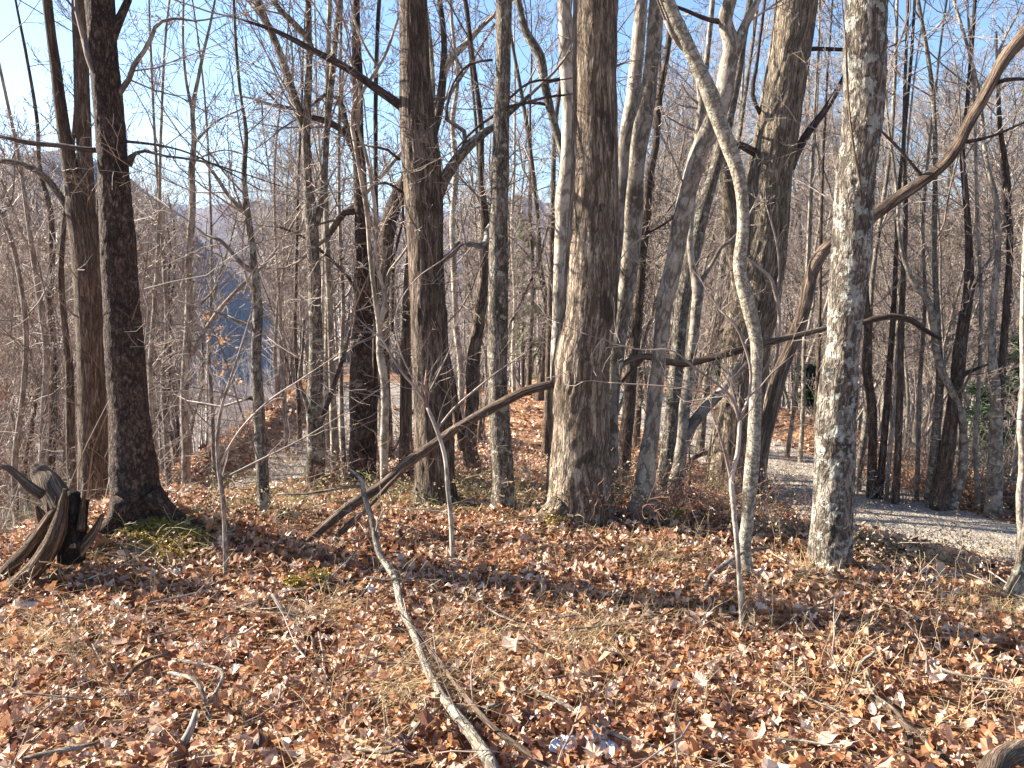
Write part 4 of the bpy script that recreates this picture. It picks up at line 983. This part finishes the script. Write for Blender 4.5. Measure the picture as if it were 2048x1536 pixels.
fallen('fallen_stick', 'frosty pale stick lying on the leaves at the lower left corner', 'pale_dead',
       [(-20, 1535, 10, .05), (60, 1515, 11, .07), (130, 1500, 10, .08), (200, 1485, 6, .08)], 10, seed=22)
fallen('fallen_stick', 'grey stub leaning out of the leaves at the bottom edge left of centre', 'brush',
       [(335, 1560, 22, .02), (360, 1500, 20, .06), (385, 1450, 14, .12), (392, 1420, 8, .15)], 12, seed=23)
fallen('fallen_stick', 'forked pale stick in the leaves below the bent grey branch', 'brush',
       [(545, 1190, 8, .12), (562, 1215, 8, .1), (590, 1240, 7, .06), (605, 1290, 5, .03)], 8, seed=24)
fallen('fallen_limb', 'dark curved fallen limb on the bank near the road bend', 'dead',
       [(1360, 955, 9, .02), (1375, 930, 10, .2), (1395, 912, 10, .3), (1420, 905, 10, .3), (1450, 915, 9, .15), (1480, 940, 7, .02)], 10, cat='dead limb', seed=25)

# small fallen twigs, one object each
tp = []
for k in range(6):
    rng = random.Random(500 + k); out = []
    grow(out, (0, 0, 0), (1, 0, .05), rng.uniform(.3, .7), .0045, 1, rng, up=-.01, wig=.12, kids=3, rmin=.0014)
    me = sticks_mesh('fallen_twig', out, 6); me.materials.append(B[['pale_dead', 'brush', 'twig'][k % 3]]); tp.append(me)
for k in range(90):
    y = 2.3 + 3.2 * R.random(); x = R.uniform(-.68, .68) * y
    o = bpy.data.objects.new('fallen_twig', tp[k % 6]); C.objects.link(o)
    o.location = (x, y, Hs(x, y) + R.uniform(.05, .09)); o.rotation_euler = (R.uniform(0, 6.28), R.gauss(0, .12), R.uniform(0, 6.28))
    o['label'] = 'thin bare twig lying loose on the dead leaves of the foreground'; o['category'] = 'twig'; o['group'] = 'twigs dropped on the leaf carpet'

# rotten stump at the left
b0 = hit(100, 1165)
st = tree_root('rotten_stump', 'rotten broken stump with splintered slabs and a black hollow beside the dark brown trunk', 'stump', b0)
def stump_piece(nm, bkn, nd, sides=18, amp=.1, flat=None, Yd=3.68):
    P = [at(n[0], n[1], Yd + (n[3] if len(n) > 3 else 0)) for n in nd]
    rr = [n[2] * .5 * Yd / FPX for n in nd]
    return link(nm, trunk_mesh('stump_' + nm, rel(P, b0), rr, .012, sides, 'furrow', amp, 0, 3, R.randrange(50)), st, B[bkn])
stump_piece('slab', 'rot', [(-40, 1205, 26), (20, 1135, 28), (65, 1085, 26), (100, 1035, 22), (118, 1010, 10)])
stump_piece('slab', 'rot', [(-5, 1200, 34, -.1), (45, 1160, 36, -.1), (90, 1110, 36, -.1), (115, 1060, 32, -.08), (126, 1010, 20, -.05), (130, 978, 8, -.05)])
stump_piece('dark_hollow', 'hollow_black', [(140, 1120, 52), (142, 1070, 56), (140, 1030, 52), (142, 1000, 40), (150, 985, 22)])  # solid near-black piece standing in for the dark hollow
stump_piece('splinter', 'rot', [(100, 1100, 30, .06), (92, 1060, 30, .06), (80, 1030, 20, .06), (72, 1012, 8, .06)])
stump_piece('splinter', 'hollow_black', [(158, 1080, 26, .02), (166, 1030, 20, .02), (175, 1000, 9, .02)])
stump_piece('splinter', 'rot', [(75, 1120, 30, .04), (60, 1090, 20, .04), (84, 1045, 9, .02)], 12)
stump_piece('fallen_top', 'dead', [(150, 1070, 58, .2), (125, 1020, 62, .25), (100, 975, 56, .3), (78, 942, 40, .35), (66, 928, 18, .35)])
stump_piece('snag', 'dead', [(85, 990, 22, .15), (60, 975, 22, .15), (38, 955, 16, .15), (12, 935, 14, .15), (-10, 930, 8, .15)])
for q in range(9):
    x0 = R.uniform(95, 175); x1 = x0 + R.uniform(-22, 14); hgt = R.uniform(40, 90); yb = R.uniform(1060, 1100)
    stump_piece('splinter', R.choice(['rot', 'rot', 'hollow_black']), [(x0, yb, 16, R.uniform(-.08, .08)), ((x0 + x1) / 2, yb - hgt * .6, 11), (x1, yb - hgt, 3)], 8, .15)
stump_piece('root', 'dead', [(150, 1110, 26), (172, 1085, 22), (190, 1060, 16), (205, 1030, 9)])

# ------------------------------------------------------------------ orange leaves hanging on a shoot, hanging leaves
def leaf_cluster(name, label, spots, size, m, cat, Y, n=6):
    pts, sz = [], []
    for px, py, s in spots:
        c = at(px, py, Y)
        for _ in range(n):
            pts.append((c[0] + R.gauss(0, s), c[1] + R.gauss(0, s), c[2] + R.gauss(0, s))); sz.append(R.uniform(.6, 1.1) * size)
    V, F, tt = scatter(np.array(pts), np.array(sz), rs, ('plain', 'oak'), 1.0)
    b = np.array(pts[0]); o = link(name, npmesh(name, V - b, F, False, None, tt), None, m, label=label, category=cat, kind='stuff'); o.location = b
leaf_cluster('hanging_leaves', 'curled orange leaves clinging along a shoot above the left track', [(416, 640, .02), (430, 665, .03), (440, 690, .03), (452, 735, .02), (462, 745, .03), (475, 770, .03), (488, 790, .04), (500, 825, .03), (520, 830, .03), (530, 860, .02), (575, 915, .03)], .035, HANG, 'leaves', 4.6, 7)
leaf_cluster('hanging_leaves', 'two reddish orange leaves caught on the forked grey trunk', [(640, 660, .02), (646, 655, .01)], .05, HANG, 'leaves', 7.0, 3)

# ------------------------------------------------------------------ undergrowth
def stuff(name, lines, m, label, cat, sides=3):
    return link(name, sticks_mesh(name, lines, sides), None, m, kind='stuff', label=label, category=cat)
def arcs(n, region, L, r, rng, up=.6, bend=-.12, kids=2, h0=0.0, Y=None):
    out = []
    for _ in range(n):
        px = rng.uniform(region[0], region[1]); py = rng.uniform(region[2], region[3])
        p = hit(px, py, 0) if Y is None else at(px, py, rng.uniform(*Y))
        if Y is not None: p = (p[0], p[1], Hs(p[0], p[1]) + h0)
        a = rng.uniform(0, 6.28); d = vnorm((math.cos(a), math.sin(a), rng.uniform(.3, 1.5) * up * 1.6))
        l = rng.uniform(.4, 1) * L; nn = 8; pts = [p]; rad = [r]
        for i in range(1, nn):
            d = vnorm((d[0] + rng.gauss(0, .12), d[1] + rng.gauss(0, .12), d[2] + bend * (1 + i * .25)))
            p = vadd(p, d, l / nn); pts.append(p); rad.append(r * (1 - .6 * i / nn))
            if rng.random() < kids * .16: grow(out, p, side_dir(d, .8, rng), l * .3, r * .6, 1, rng, up=-.02, kids=2)
        out.append((pts, rad))
    return out
rg = random.Random(31)
stuff('green_briars', arcs(260, (470, 1040, 975, 1035), .5, .0024, rg) + arcs(60, (560, 960, 940, 1000), .6, .0022, rg) + arcs(25, (250, 420, 1040, 1100), .6, .0025, rg),
      B['briar'], 'arching green briar stems between the leaf carpet and the tree feet', 'briars')
stuff('briar_thicket', arcs(420, (0, 225, 900, 1010), 1.4, .0028, rg, up=.9, bend=-.1, Y=(5.0, 9.0)) , B['briar'], 'olive green briar tangle filling the hollow by the left border', 'briars')
stuff('brush_thicket', arcs(260, (-60, 230, 700, 980), 2.2, .004, rg, up=1.2, bend=-.04, kids=3, Y=(5.5, 10.0)) + arcs(60, (-60, 200, 850, 980), 2.4, .005, rg, up=.8, bend=0.0, kids=3, Y=(4.6, 6.0)),
      B['twig'], 'dense pale brush of bare shoots by the left border', 'brush')
stuff('bare_undergrowth', arcs(220, (450, 1000, 930, 1010), .7, .0022, rg, up=1.2, bend=-.02, kids=3) + arcs(430, (1200, 1620, 925, 1060), .6, .0024, rg, up=1.0, bend=-.05, kids=3),
      B['redstem'], 'fine reddish bare shoots around the tree feet near the road', 'undergrowth')
stuff('dry_stalks', arcs(800, (0, 2048, 1060, 1480), .3, .0017, rg, up=2.0, bend=-.01, kids=.6) + arcs(120, (1000, 1300, 980, 1060), .5, .0016, rg, up=2.0, bend=0, kids=1.2),
      B['weed'], 'thin dry stalks standing up all over the leaf carpet', 'dry stalks')
stuff('verge_brush', arcs(330, (1690, 2048, 955, 1015), 1.3, .0045, rg, up=1.6, bend=-.02, kids=3) + arcs(170, (1240, 1660, 850, 930), 1.0, .004, rg, up=1.4, bend=-.03, kids=3) + arcs(120, (420, 700, 860, 960), 1.1, .0035, rg, up=1.4, bend=-.02, kids=3),
      B['twig'], 'bare grey brown brush along the far verges of both roads', 'brush')
# seed heads of weeds
def seeds(regions):
    pts, sz = [], []
    for (x0, x1, y0, y1, n, h) in regions:
        for _ in range(n):
            p = hit(R.uniform(x0, x1), R.uniform(y0, y1), 0); hh = R.random() * h
            for _ in range(4): pts.append((p[0] + R.gauss(0, .02), p[1] + R.gauss(0, .02), p[2] + hh + R.gauss(0, .02))); sz.append(R.uniform(.01, .026))
    V, F, tt = scatter(np.array(pts), np.array(sz), rs, ('plain',), 1.0)
    link('seed_heads', npmesh('seed_heads', V, F, False, None, tt), None, SEED, kind='stuff', label='small pale dry seed heads on the weeds at the tree feet', category='dry weeds')
seeds([(1080, 1300, 1010, 1060, 260, .25), (1240, 1620, 960, 1070, 330, .35), (1690, 2040, 1090, 1160, 300, .2), (1450, 1560, 1060, 1110, 40, .2), (640, 1050, 960, 1030, 260, .25), (420, 640, 1010, 1060, 120, .2), (1700, 2048, 990, 1060, 160, .3), (1500, 1650, 960, 1100, 100, .3)])
# dry grass
def grass(n, sampler, hmin, hmax, name, label, wid=.0022, lean=.6):
    n0 = n; Vs, Fs, Ts = [], [], []
    pts = np.array([sampler() for _ in range(n)])
    a = rs.rand(n) * 6.283; h = hmin + (hmax - hmin) * rs.rand(n) ** 1.5; le = lean * (.3 + rs.rand(n)) * h; w = wid * (.6 + .8 * rs.rand(n))
    dx, dy = np.cos(a), np.sin(a); sx, sy = -dy, dx
    K = 4; V = np.zeros((n, K, 2, 3))
    for k in range(K):
        t = k / (K - 1)
        cx = pts[:, 0] + dx * le * t ** 1.7 * 1.6; cy = pts[:, 1] + dy * le * t ** 1.7 * 1.6; cz = pts[:, 2] + h * (t - .35 * t * t * (1 + lean))
        ww = w * (1 - .85 * t)
        for s, e in ((0, -1), (1, 1)):
            V[:, k, s, 0] = cx + sx * ww * e; V[:, k, s, 1] = cy + sy * ww * e; V[:, k, s, 2] = cz
    idx = np.arange(n * K * 2).reshape(n, K, 2)
    F = np.stack([idx[:, :-1, 0], idx[:, :-1, 1], idx[:, 1:, 1], idx[:, 1:, 0]], -1).reshape(-1, 4)
    link(name, npmesh(name, V.reshape(-1, 3), F, False, None, np.repeat(rs.rand(n), K * 2)), None, GRASS, kind='stuff', label=label, category='dry grass')
def gsamp_all():
    while True:
        y = math.sqrt(R.uniform(1.6 ** 2, 9 ** 2)); x = R.uniform(-1, 1) * (.7 * y + .4)
        if offroad(x, y) > 1.2 and vn(x * 1.7 + 40, y * 1.7, 256, 3) > .36: return (x, y, Hs(x, y) + .01)
grass(14000, gsamp_all, .05, .22, 'dry_grass', 'scattered dry tan grass blades and needles among the dead leaves', .0013, 1.3)
def gtufts(spots):
    def f():
        px, py, s = R.choice(spots); p = hit(px + R.gauss(0, s), py + R.gauss(0, s * .35), 0); return p
    return f
grass(5200, gtufts([(2010, 1240, 45), (1950, 1210, 40), (1900, 1130, 40), (1620, 1165, 25), (1800, 1110, 50), (1740, 1075, 30), (1330, 1130, 30), (930, 1320, 60), (1180, 1290, 50), (820, 1400, 50), (720, 1000, 40), (800, 1010, 40), (930, 1005, 40), (1010, 1020, 30), (560, 1030, 50), (1400, 1040, 60), (1540, 1060, 40), (200, 1130, 60), (80, 1290, 60), (640, 1230, 50)]), .06, .26, 'grass_tufts', 'tufts of straw coloured grass rising through the leaf carpet', .0016, .8)
# moss on the mound
mp = []
for _ in range(5200):
    px, py, s = R.choice([(278, 1062, 14), (318, 1075, 14), (300, 1090, 22), (385, 1092, 10), (350, 1075, 16), (335, 1120, 22), (640, 1178, 10), (590, 1190, 8), (1350, 1050, 7), (1110, 1060, 10)]); mp.append(hit(px + R.gauss(0, s), py + R.gauss(0, s * .5), .0))
mp = np.array(mp); mp[:, 2] += .05 + .03 * rs.rand(len(mp))
V, F, tt = scatter(mp, rs.uniform(.008, .024, len(mp)), rs, ('plain',), 1.2)
link('moss', npmesh('moss', V, F, False, None, tt), None, MOSS, kind='stuff', label='yellow green moss on the mound at the foot of the dark brown trunk', category='moss')
# snow left in the hollows
def snow(px, py, rx, ry, lab, n=26):
    c = hit(px, py); rx *= .62; ry *= .62; k = 22; V = [(0, 0, 0)]; F = []
    rng = random.Random(int(px)); rings = 4
    for r in range(1, rings + 1):
        for i in range(n):
            a = i / n * 6.283; rr = r / rings * (.65 + .6 * vn(a * 2.2 + px, 1.0)); x, y = math.cos(a) * rx * rr, math.sin(a) * ry * rr
            z = Hs(c[0] + x, c[1] + y) - c[2] + .022 * (1 - (r / rings) ** 2) + (.012 if r < rings else -.02) + rng.uniform(-.006, .006)
            V.append((x, y, z))
    V[0] = (0, 0, .034); F3 = [(0, 1 + i, 1 + (i + 1) % n) for i in range(n)]
    F4 = [(1 + (r - 1) * n + i, 1 + r * n + i, 1 + r * n + (i + 1) % n, 1 + (r - 1) * n + (i + 1) % n) for r in range(1, rings) for i in range(n)]
    o = link('snow_patch', npmesh('snow_patch', np.array(V), [np.array(F3), np.array(F4)], True), None, SNOW, label=lab, category='snow patch', group='small patches of old snow'); o.location = c
for a in [(1752, 1152, .1, .05, 'small old snow patch in the hollow right of the flaky trunk'), (1790, 1165, .07, .04, 'tiny snow scrap in the dark hollow by the weeds'), (1858, 1168, .12, .05, 'long snow patch in the shaded hollow by the road bank'), (1905, 1158, .06, .04, 'bright snow crumb nearest the road bank'),
          (1130, 1495, .09, .06, 'snow patch in the leaves at the bottom right of centre'), (1190, 1478, .07, .04, 'small snow crumb beside the diagonal grey stick'), (1215, 1505, .07, .04, 'snow patch under the diagonal grey stick at the bottom edge'),
          (330, 1068, .07, .05, 'snow on the mossy mound'), (312, 1100, .06, .04, 'snow crumb below the mossy mound'), (358, 1150, .06, .03, 'snow scrap on the leaves beneath the mound'), (60, 1215, .12, .03, 'frosty snow strip at the left border'),
          (1378, 1095, .06, .03, 'snow scrap among leaves right of the oak'), (745, 1185, .06, .03, 'snow scrap by the bend of the pale branch')]:
    snow(*a)

# evergreens
def evergreen(name, label, px, py, hgt, wid, m, n, Y=None, blade=.05, leader=True):
    b = hit(px, py) if Y is None else (at(px, py, Y)[0], Y, Hs(at(px, py, Y)[0], Y))
    root = tree_root(name, label, 'evergreen tree', b)
    link('trunk', trunk_mesh(name, [(0, 0, -.2), (0, 0, hgt * .5), (.03, 0, hgt)], [.012 * hgt, .008 * hgt, .004], .3, 8, 'smooth', .05), root, B['dark_limb'])
    out = []; pts = []; rng = random.Random(n)
    nb = int(hgt * 9)
    for i in range(nb):
        t = rng.random() ** .8; z = hgt * (.08 + .9 * t); L = wid * (1.1 - t) * rng.uniform(.5, 1.1); a = rng.uniform(0, 6.283)
        p = (0, 0, z); d = vnorm((math.cos(a), math.sin(a), rng.uniform(-.1, .2))); q = []
        for k in range(5):
            q.append(p); d = vnorm((d[0] + rng.gauss(0, .1), d[1] + rng.gauss(0, .1), d[2] - .05)); p = vadd(p, d, L / 4)
        out.append((q, [.008, .006, .005, .004, .002]))
        for _ in range(int(n / nb)):
            k = rng.uniform(.8, 4); i0 = min(int(k), 3); c = vadd(q[i0], vadd(q[i0 + 1], q[i0], -1), k - i0)
            pts.append((c[0] + rng.gauss(0, .07), c[1] + rng.gauss(0, .07), c[2] + rng.gauss(0, .04)))
    link('branches', sticks_mesh(name + '_b', out, 4), root, B['dark_limb'], kind='stuff')
    P = np.array(pts); nn = len(P); a = rs.rand(nn) * 6.283; el = rs.uniform(-.4, .6, nn)
    D = np.stack([np.cos(a) * np.cos(el), np.sin(a) * np.cos(el), np.sin(el)], -1) * blade * (.6 + .8 * rs.rand(nn))[:, None]
    Sd = norm(np.cross(D, rs.randn(nn, 3))) * blade * .13
    V = np.stack([P - Sd, P + Sd, P + D + Sd * .3, P + D - Sd * .3], 1).reshape(-1, 3)
    F = np.arange(nn * 4).reshape(nn, 4)
    link('foliage', npmesh(name + '_f', V, F, False, None, np.repeat(rs.rand(nn), 4)), root, m, kind='stuff')
evergreen('young_pine', 'soft green young pine behind the clearing left of the oak', 1046, 760, 4.6, 1.2, NEEDLE, 15000, Y=21, blade=.075)
evergreen('hemlock_tree', 'low dark green hemlock under the trunks at the right border', 2010, 1010, 2.6, 1.1, HEML, 14000, Y=13.2, blade=.08)
evergreen('hemlock_tree', 'small dark hemlock just behind the broad right verge trunks', 1950, 985, 1.9, .8, HEML, 7000, Y=14.2, blade=.08)
evergreen('rhododendron_bush', 'dark green bush over the road bend behind the furrowed trunk', 1440, 850, 1.3, .7, HEML, 6000, Y=21, blade=.12)
evergreen('rhododendron_bush', 'dark green bush beyond the road left of the flaky trunk', 1610, 880, 1.2, .7, HEML, 6000, Y=17, blade=.12)

# ------------------------------------------------------------------ the wood: individual bare trees
def proto_tree(seed, hgt, nbr, kids, rmin, fork=.5, r0=None):
    rng = random.Random(seed); r0 = r0 or hgt * .0052
    pts = [(0, 0, -.5)]; rad = [r0 * 1.2]; d = (0, 0, 1); p = (0, 0, 0); n = 12
    lean = (rng.gauss(0, .05), rng.gauss(0, .05))
    stems = []
    for i in range(n):
        pts.append(p); rad.append(r0 * (1 - .75 * i / n) + .01)
        d = vnorm((d[0] * .75 + lean[0] + rng.gauss(0, .11), d[1] * .75 + lean[1] + rng.gauss(0, .11), 1)); p = vadd(p, d, hgt / n)
    stems.append((pts, rad))
    for k in range(rng.choice([0, 1, 1, 2])):
        i = rng.randint(3, 7); q = pts[i]; dd = side_dir((0, 0, 1), rng.uniform(.25, .5), rng); a = [q]; b = [rad[i] * .75]
        m = n - i
        for j in range(1, m):
            dd = vnorm((dd[0] * .9 + rng.gauss(0, .06), dd[1] * .9 + rng.gauss(0, .06), dd[2] + .12)); q = vadd(q, dd, hgt / n); a.append(q); b.append(rad[i] * .75 * (1 - .8 * j / m) + .008)
        stems.append((a, b))
    tw = []
    for a, b in stems:
        lo = 3 if a is pts else 1
        for i in range(int(nbr * len(a) / 13)):
            f = rng.uniform(lo, len(a) - 1.01); j = int(f); q = vadd(a[j], vadd(a[j + 1], a[j], -1), f - j)
            h = q[2] / hgt
            L = hgt * rng.uniform(.1, .24) * (1.25 - .7 * h) * (.4 if h < .3 else 1)
            grow(tw, q, side_dir(vnorm(vadd(a[j + 1], a[j], -1)), rng.uniform(.5, 1.1), rng, .1), L, min(b[j] * .5, .011 * L + .004), 2, rng, up=.07, wig=.15, kids=kids, rmin=rmin)
        grow(tw, a[-1], (0, 0, 1), hgt * .08, .008, 2, rng, kids=kids, rmin=rmin)
    t = sticks_mesh('bare_tree_trunk', stems, 9); c = sticks_mesh('bare_tree_crown', tw, 3)
    return t, c
tall = [proto_tree(200 + i, 15 + 1.5 * (i % 4), 34, 9, .0045) for i in range(9)]
thin = [proto_tree(300 + i, 6.5 + (i % 3), 26, 7, .003, r0=.025) for i in range(6)]
tmats = [B['smooth_grey'], B['brown_furrow'], B['lichen_grey'], B['smooth_grey'], B['dark_scaly'], B['brush']]
for i, (t, c) in enumerate(tall + thin): t.materials.append(tmats[i % 6]); c.materials.append(B['twig'])
TH = {}
marks = [(-400, 'the left border'), (105, 'the twiggy upright stem'), (170, 'the double trunk'), (240, 'the thick dark brown trunk'), (380, 'the Y forked sapling'), (525, 'the speckled slim trunk'), (628, 'the forked grey tree'), (722, 'the black rough trunk'),
         (860, 'the brown furrowed trunk'), (1000, 'the lichened trunk'), (1170, 'the oak'), (1325, 'the grey leaning trunk'), (1490, 'the deeply furrowed trunk'), (1690, 'the flaky trunk'), (1900, 'the thick verge trunk'), (2048, 'the right border')]
def place(kind, protos, n, sampler, group, desc, tops=(300, 430), seed=0):
    rng = random.Random(seed); c = 0; tries = 0
    while c < n and tries < 40000:
        tries += 1
        x, y = sampler(rng)
        if y < 4 or abs(math.atan2(x, y)) > math.radians(36): continue
        if offroad(x, y) < 1.7: continue
        z = Hs(x, y); t, cr = protos[rng.randrange(len(protos))]
        px = 1024 + x / (y * CP + (CAM_H - z) * SP) * FPX
        if kind.startswith('valley') and 385 < px < 565: continue
        if kind == 'knoll_sapling' and (1005 < px < 1105 or px < 420 or 1380 < px < 1600): continue
        zt = CAM_H + math.hypot(x, y) * (500 - rng.uniform(*tops)) / FPX
        hh = max(2.5, min(zt - z, 24)); h0 = max(v.co.z for v in t.vertices) if t.name not in TH else TH[t.name]; TH[t.name] = h0
        s = hh / h0;
        a = [m for m in marks if m[0] <= px] or [marks[0]]; b = [m for m in marks if m[0] > px] or [marks[-1]]
        where = f"between {a[-1][1]} and {b[0][1]}" if a[-1][1] != b[0][1] else f"by {a[-1][1]}"
        lab = f"{'taller ' if s > .85 else 'shorter ' if s < .55 else ''}{desc} {where}"
        r = tree_root(kind, ' '.join(lab.split()[:16]), 'tree', (x, y, z), group)
        sx = max(.35, min(1.1, s)) ; r.scale = (sx, sx, s); r.rotation_euler = (rng.gauss(0, .04), rng.gauss(0, .04), rng.uniform(0, 6.28))
        o = bpy.data.objects.new('trunk', t); C.objects.link(o); o.parent = r
        o = bpy.data.objects.new('crown', cr); C.objects.link(o); o.parent = r; o['kind'] = 'stuff'
        c += 1
def s_left(r):
    y = 6 + 60 * r.random() ** 1.4; return (float(XL(y)) - 2.2 - r.random() ** 1.2 * (.6 * y + 4), y)
def s_right(r):
    y = 9 + 62 * r.random() ** 1.3; return (float(XR(y)) + 1.9 + r.random() * (.55 * y + 2), y)
def s_mid(r):
    y = 19 + 50 * r.random() ** 1.2; return (r.uniform(-.3, .28) * y, y)
place('valley_tree', tall, 44, s_left, 'bare trees down the valley side on the left', 'bare tree down the valley', (350, 480), seed=1)
place('valley_sapling', thin, 60, s_left, 'bare saplings down the valley side on the left', 'bare young tree down the valley', (380, 560), seed=2)
place('hillside_tree', tall, 46, s_right, 'bare trees on the slope beyond the road', 'bare tree past the road', (90, 430), seed=3)
place('hillside_sapling', thin, 80, s_right, 'bare saplings on the slope beyond the road', 'bare young tree past the road', (260, 640), seed=4)
def s_in(r):
    y = 7 + 13 * r.random(); a, b = float(XL(y)) + 1.7, float(XR(y)) - 1.7; return (r.uniform(a, b), y)
place('knoll_sapling', thin, 26, s_in, 'young bare trees on the knoll between the two roads', 'spindly young tree on the knoll', (250, 680), seed=9)
place('ridge_tree', tall, 17, s_mid, 'bare trees behind the clearing', 'bare tree behind the leafy clearing', (180, 430), seed=5)
place('ridge_sapling', thin, 40, s_mid, 'bare saplings behind the clearing', 'bare young tree behind the clearing', (330, 600), seed=6)

# ------------------------------------------------------------------ far wood as one mass
def far_wood(n, d0, d1, seed, name, label, k=16):
    r = np.random.RandomState(seed)
    d = d0 * (d1 / d0) ** r.rand(n); az = r.uniform(-.66, .66, n); x = d * np.sin(az); y = d * np.cos(az); z = H(x, y)
    hgt = r.uniform(10, 17, n)
    base = np.stack([x, y, z - .5], -1)
    S0 = [base]; E0 = [base + np.stack([r.randn(n) * .6, r.randn(n) * .6, hgt], -1)]; R0 = [hgt * .012]
    for j in range(k):
        t = r.uniform(.3, .95, n)[:, None]; s = base + (E0[0] - base) * t
        a = r.rand(n) * 6.283; L = hgt * r.uniform(.12, .34, n) * (1.3 - t[:, 0])
        e = s + np.stack([np.cos(a) * L, np.sin(a) * L, L * r.uniform(.5, 1.6, n)], -1)
        S0.append(s); E0.append(e); R0.append(np.full(n, .035) * (1 + d / 500))
    ok = (d > 300) | (x / y < -.395) | (x / y > -.29)
    okk = np.tile(ok, len(S0))
    Sx = np.concatenate(S0); Ex = np.concatenate(E0); Rx = np.concatenate(R0)
    Sx, Ex, Rx = Sx[okk], Ex[okk], Rx[okk]
    D = norm(Ex - Sx); U = norm(np.cross(D, np.array([.3, .9, .1]))); Vv = np.cross(D, U)
    ring = [Sx + Rx[:, None] * (U * math.cos(q) + Vv * math.sin(q)) for q in (0, 2.094, 4.189)]
    m = len(Sx); V = np.stack(ring + [Ex], 1).reshape(-1, 3); i = np.arange(m)[:, None] * 4
    F = np.concatenate([i + np.array([[0, 1, 3]]), i + np.array([[1, 2, 3]]), i + np.array([[2, 0, 3]])])
    link(name, npmesh(name, V, F, True), None, B['twig'], kind='stuff', label=label, category='woodland')
far_wood(3000, 62, 260, 5, 'distant_wood', 'leafless wood covering the lower slopes of the valley')
far_wood(5000, 260, 800, 6, 'hill_wood', 'leafless wood on the shaded hills across the valley', 8)

# ------------------------------------------------------------------ haze
HAZE = True
if HAZE:
    m, t = mat("blue_haze"); g = N(t)
    pv = g.n("VolumePrincipled"); pv.inputs["Density"].default_value = .00016; pv.inputs["Color"].default_value = (.3, .52, 1, 1)
    pv.inputs["Anisotropy"].default_value = .3
    o = g.n("OutputMaterial"); g.l(pv.outputs[0], o.inputs["Volume"])
    zmin = float(GZ.min()) - 1; zmax = 130.0
    x0, x1, y0, y1 = gx[0] - 5, gx[-1] + 5, gy[0] - 5, gy[-1] + 5
    V = np.array([(x, y, z) for x in (x0, x1) for y in (y0, y1) for z in (zmin, max(zmax, float(GZ.max()) + 5))])
    F = np.array([(0, 1, 3, 2), (4, 6, 7, 5), (0, 4, 5, 1), (2, 3, 7, 6), (0, 2, 6, 4), (1, 5, 7, 3)])
    link('haze', npmesh('haze', V, F), None, m, kind='stuff')
print("tris", sum(sum(len(p.vertices) - 2 for p in me.polygons) if len(me.polygons) < 2000 else int((len(me.loops) - 2 * len(me.polygons))) for me in bpy.data.meshes))
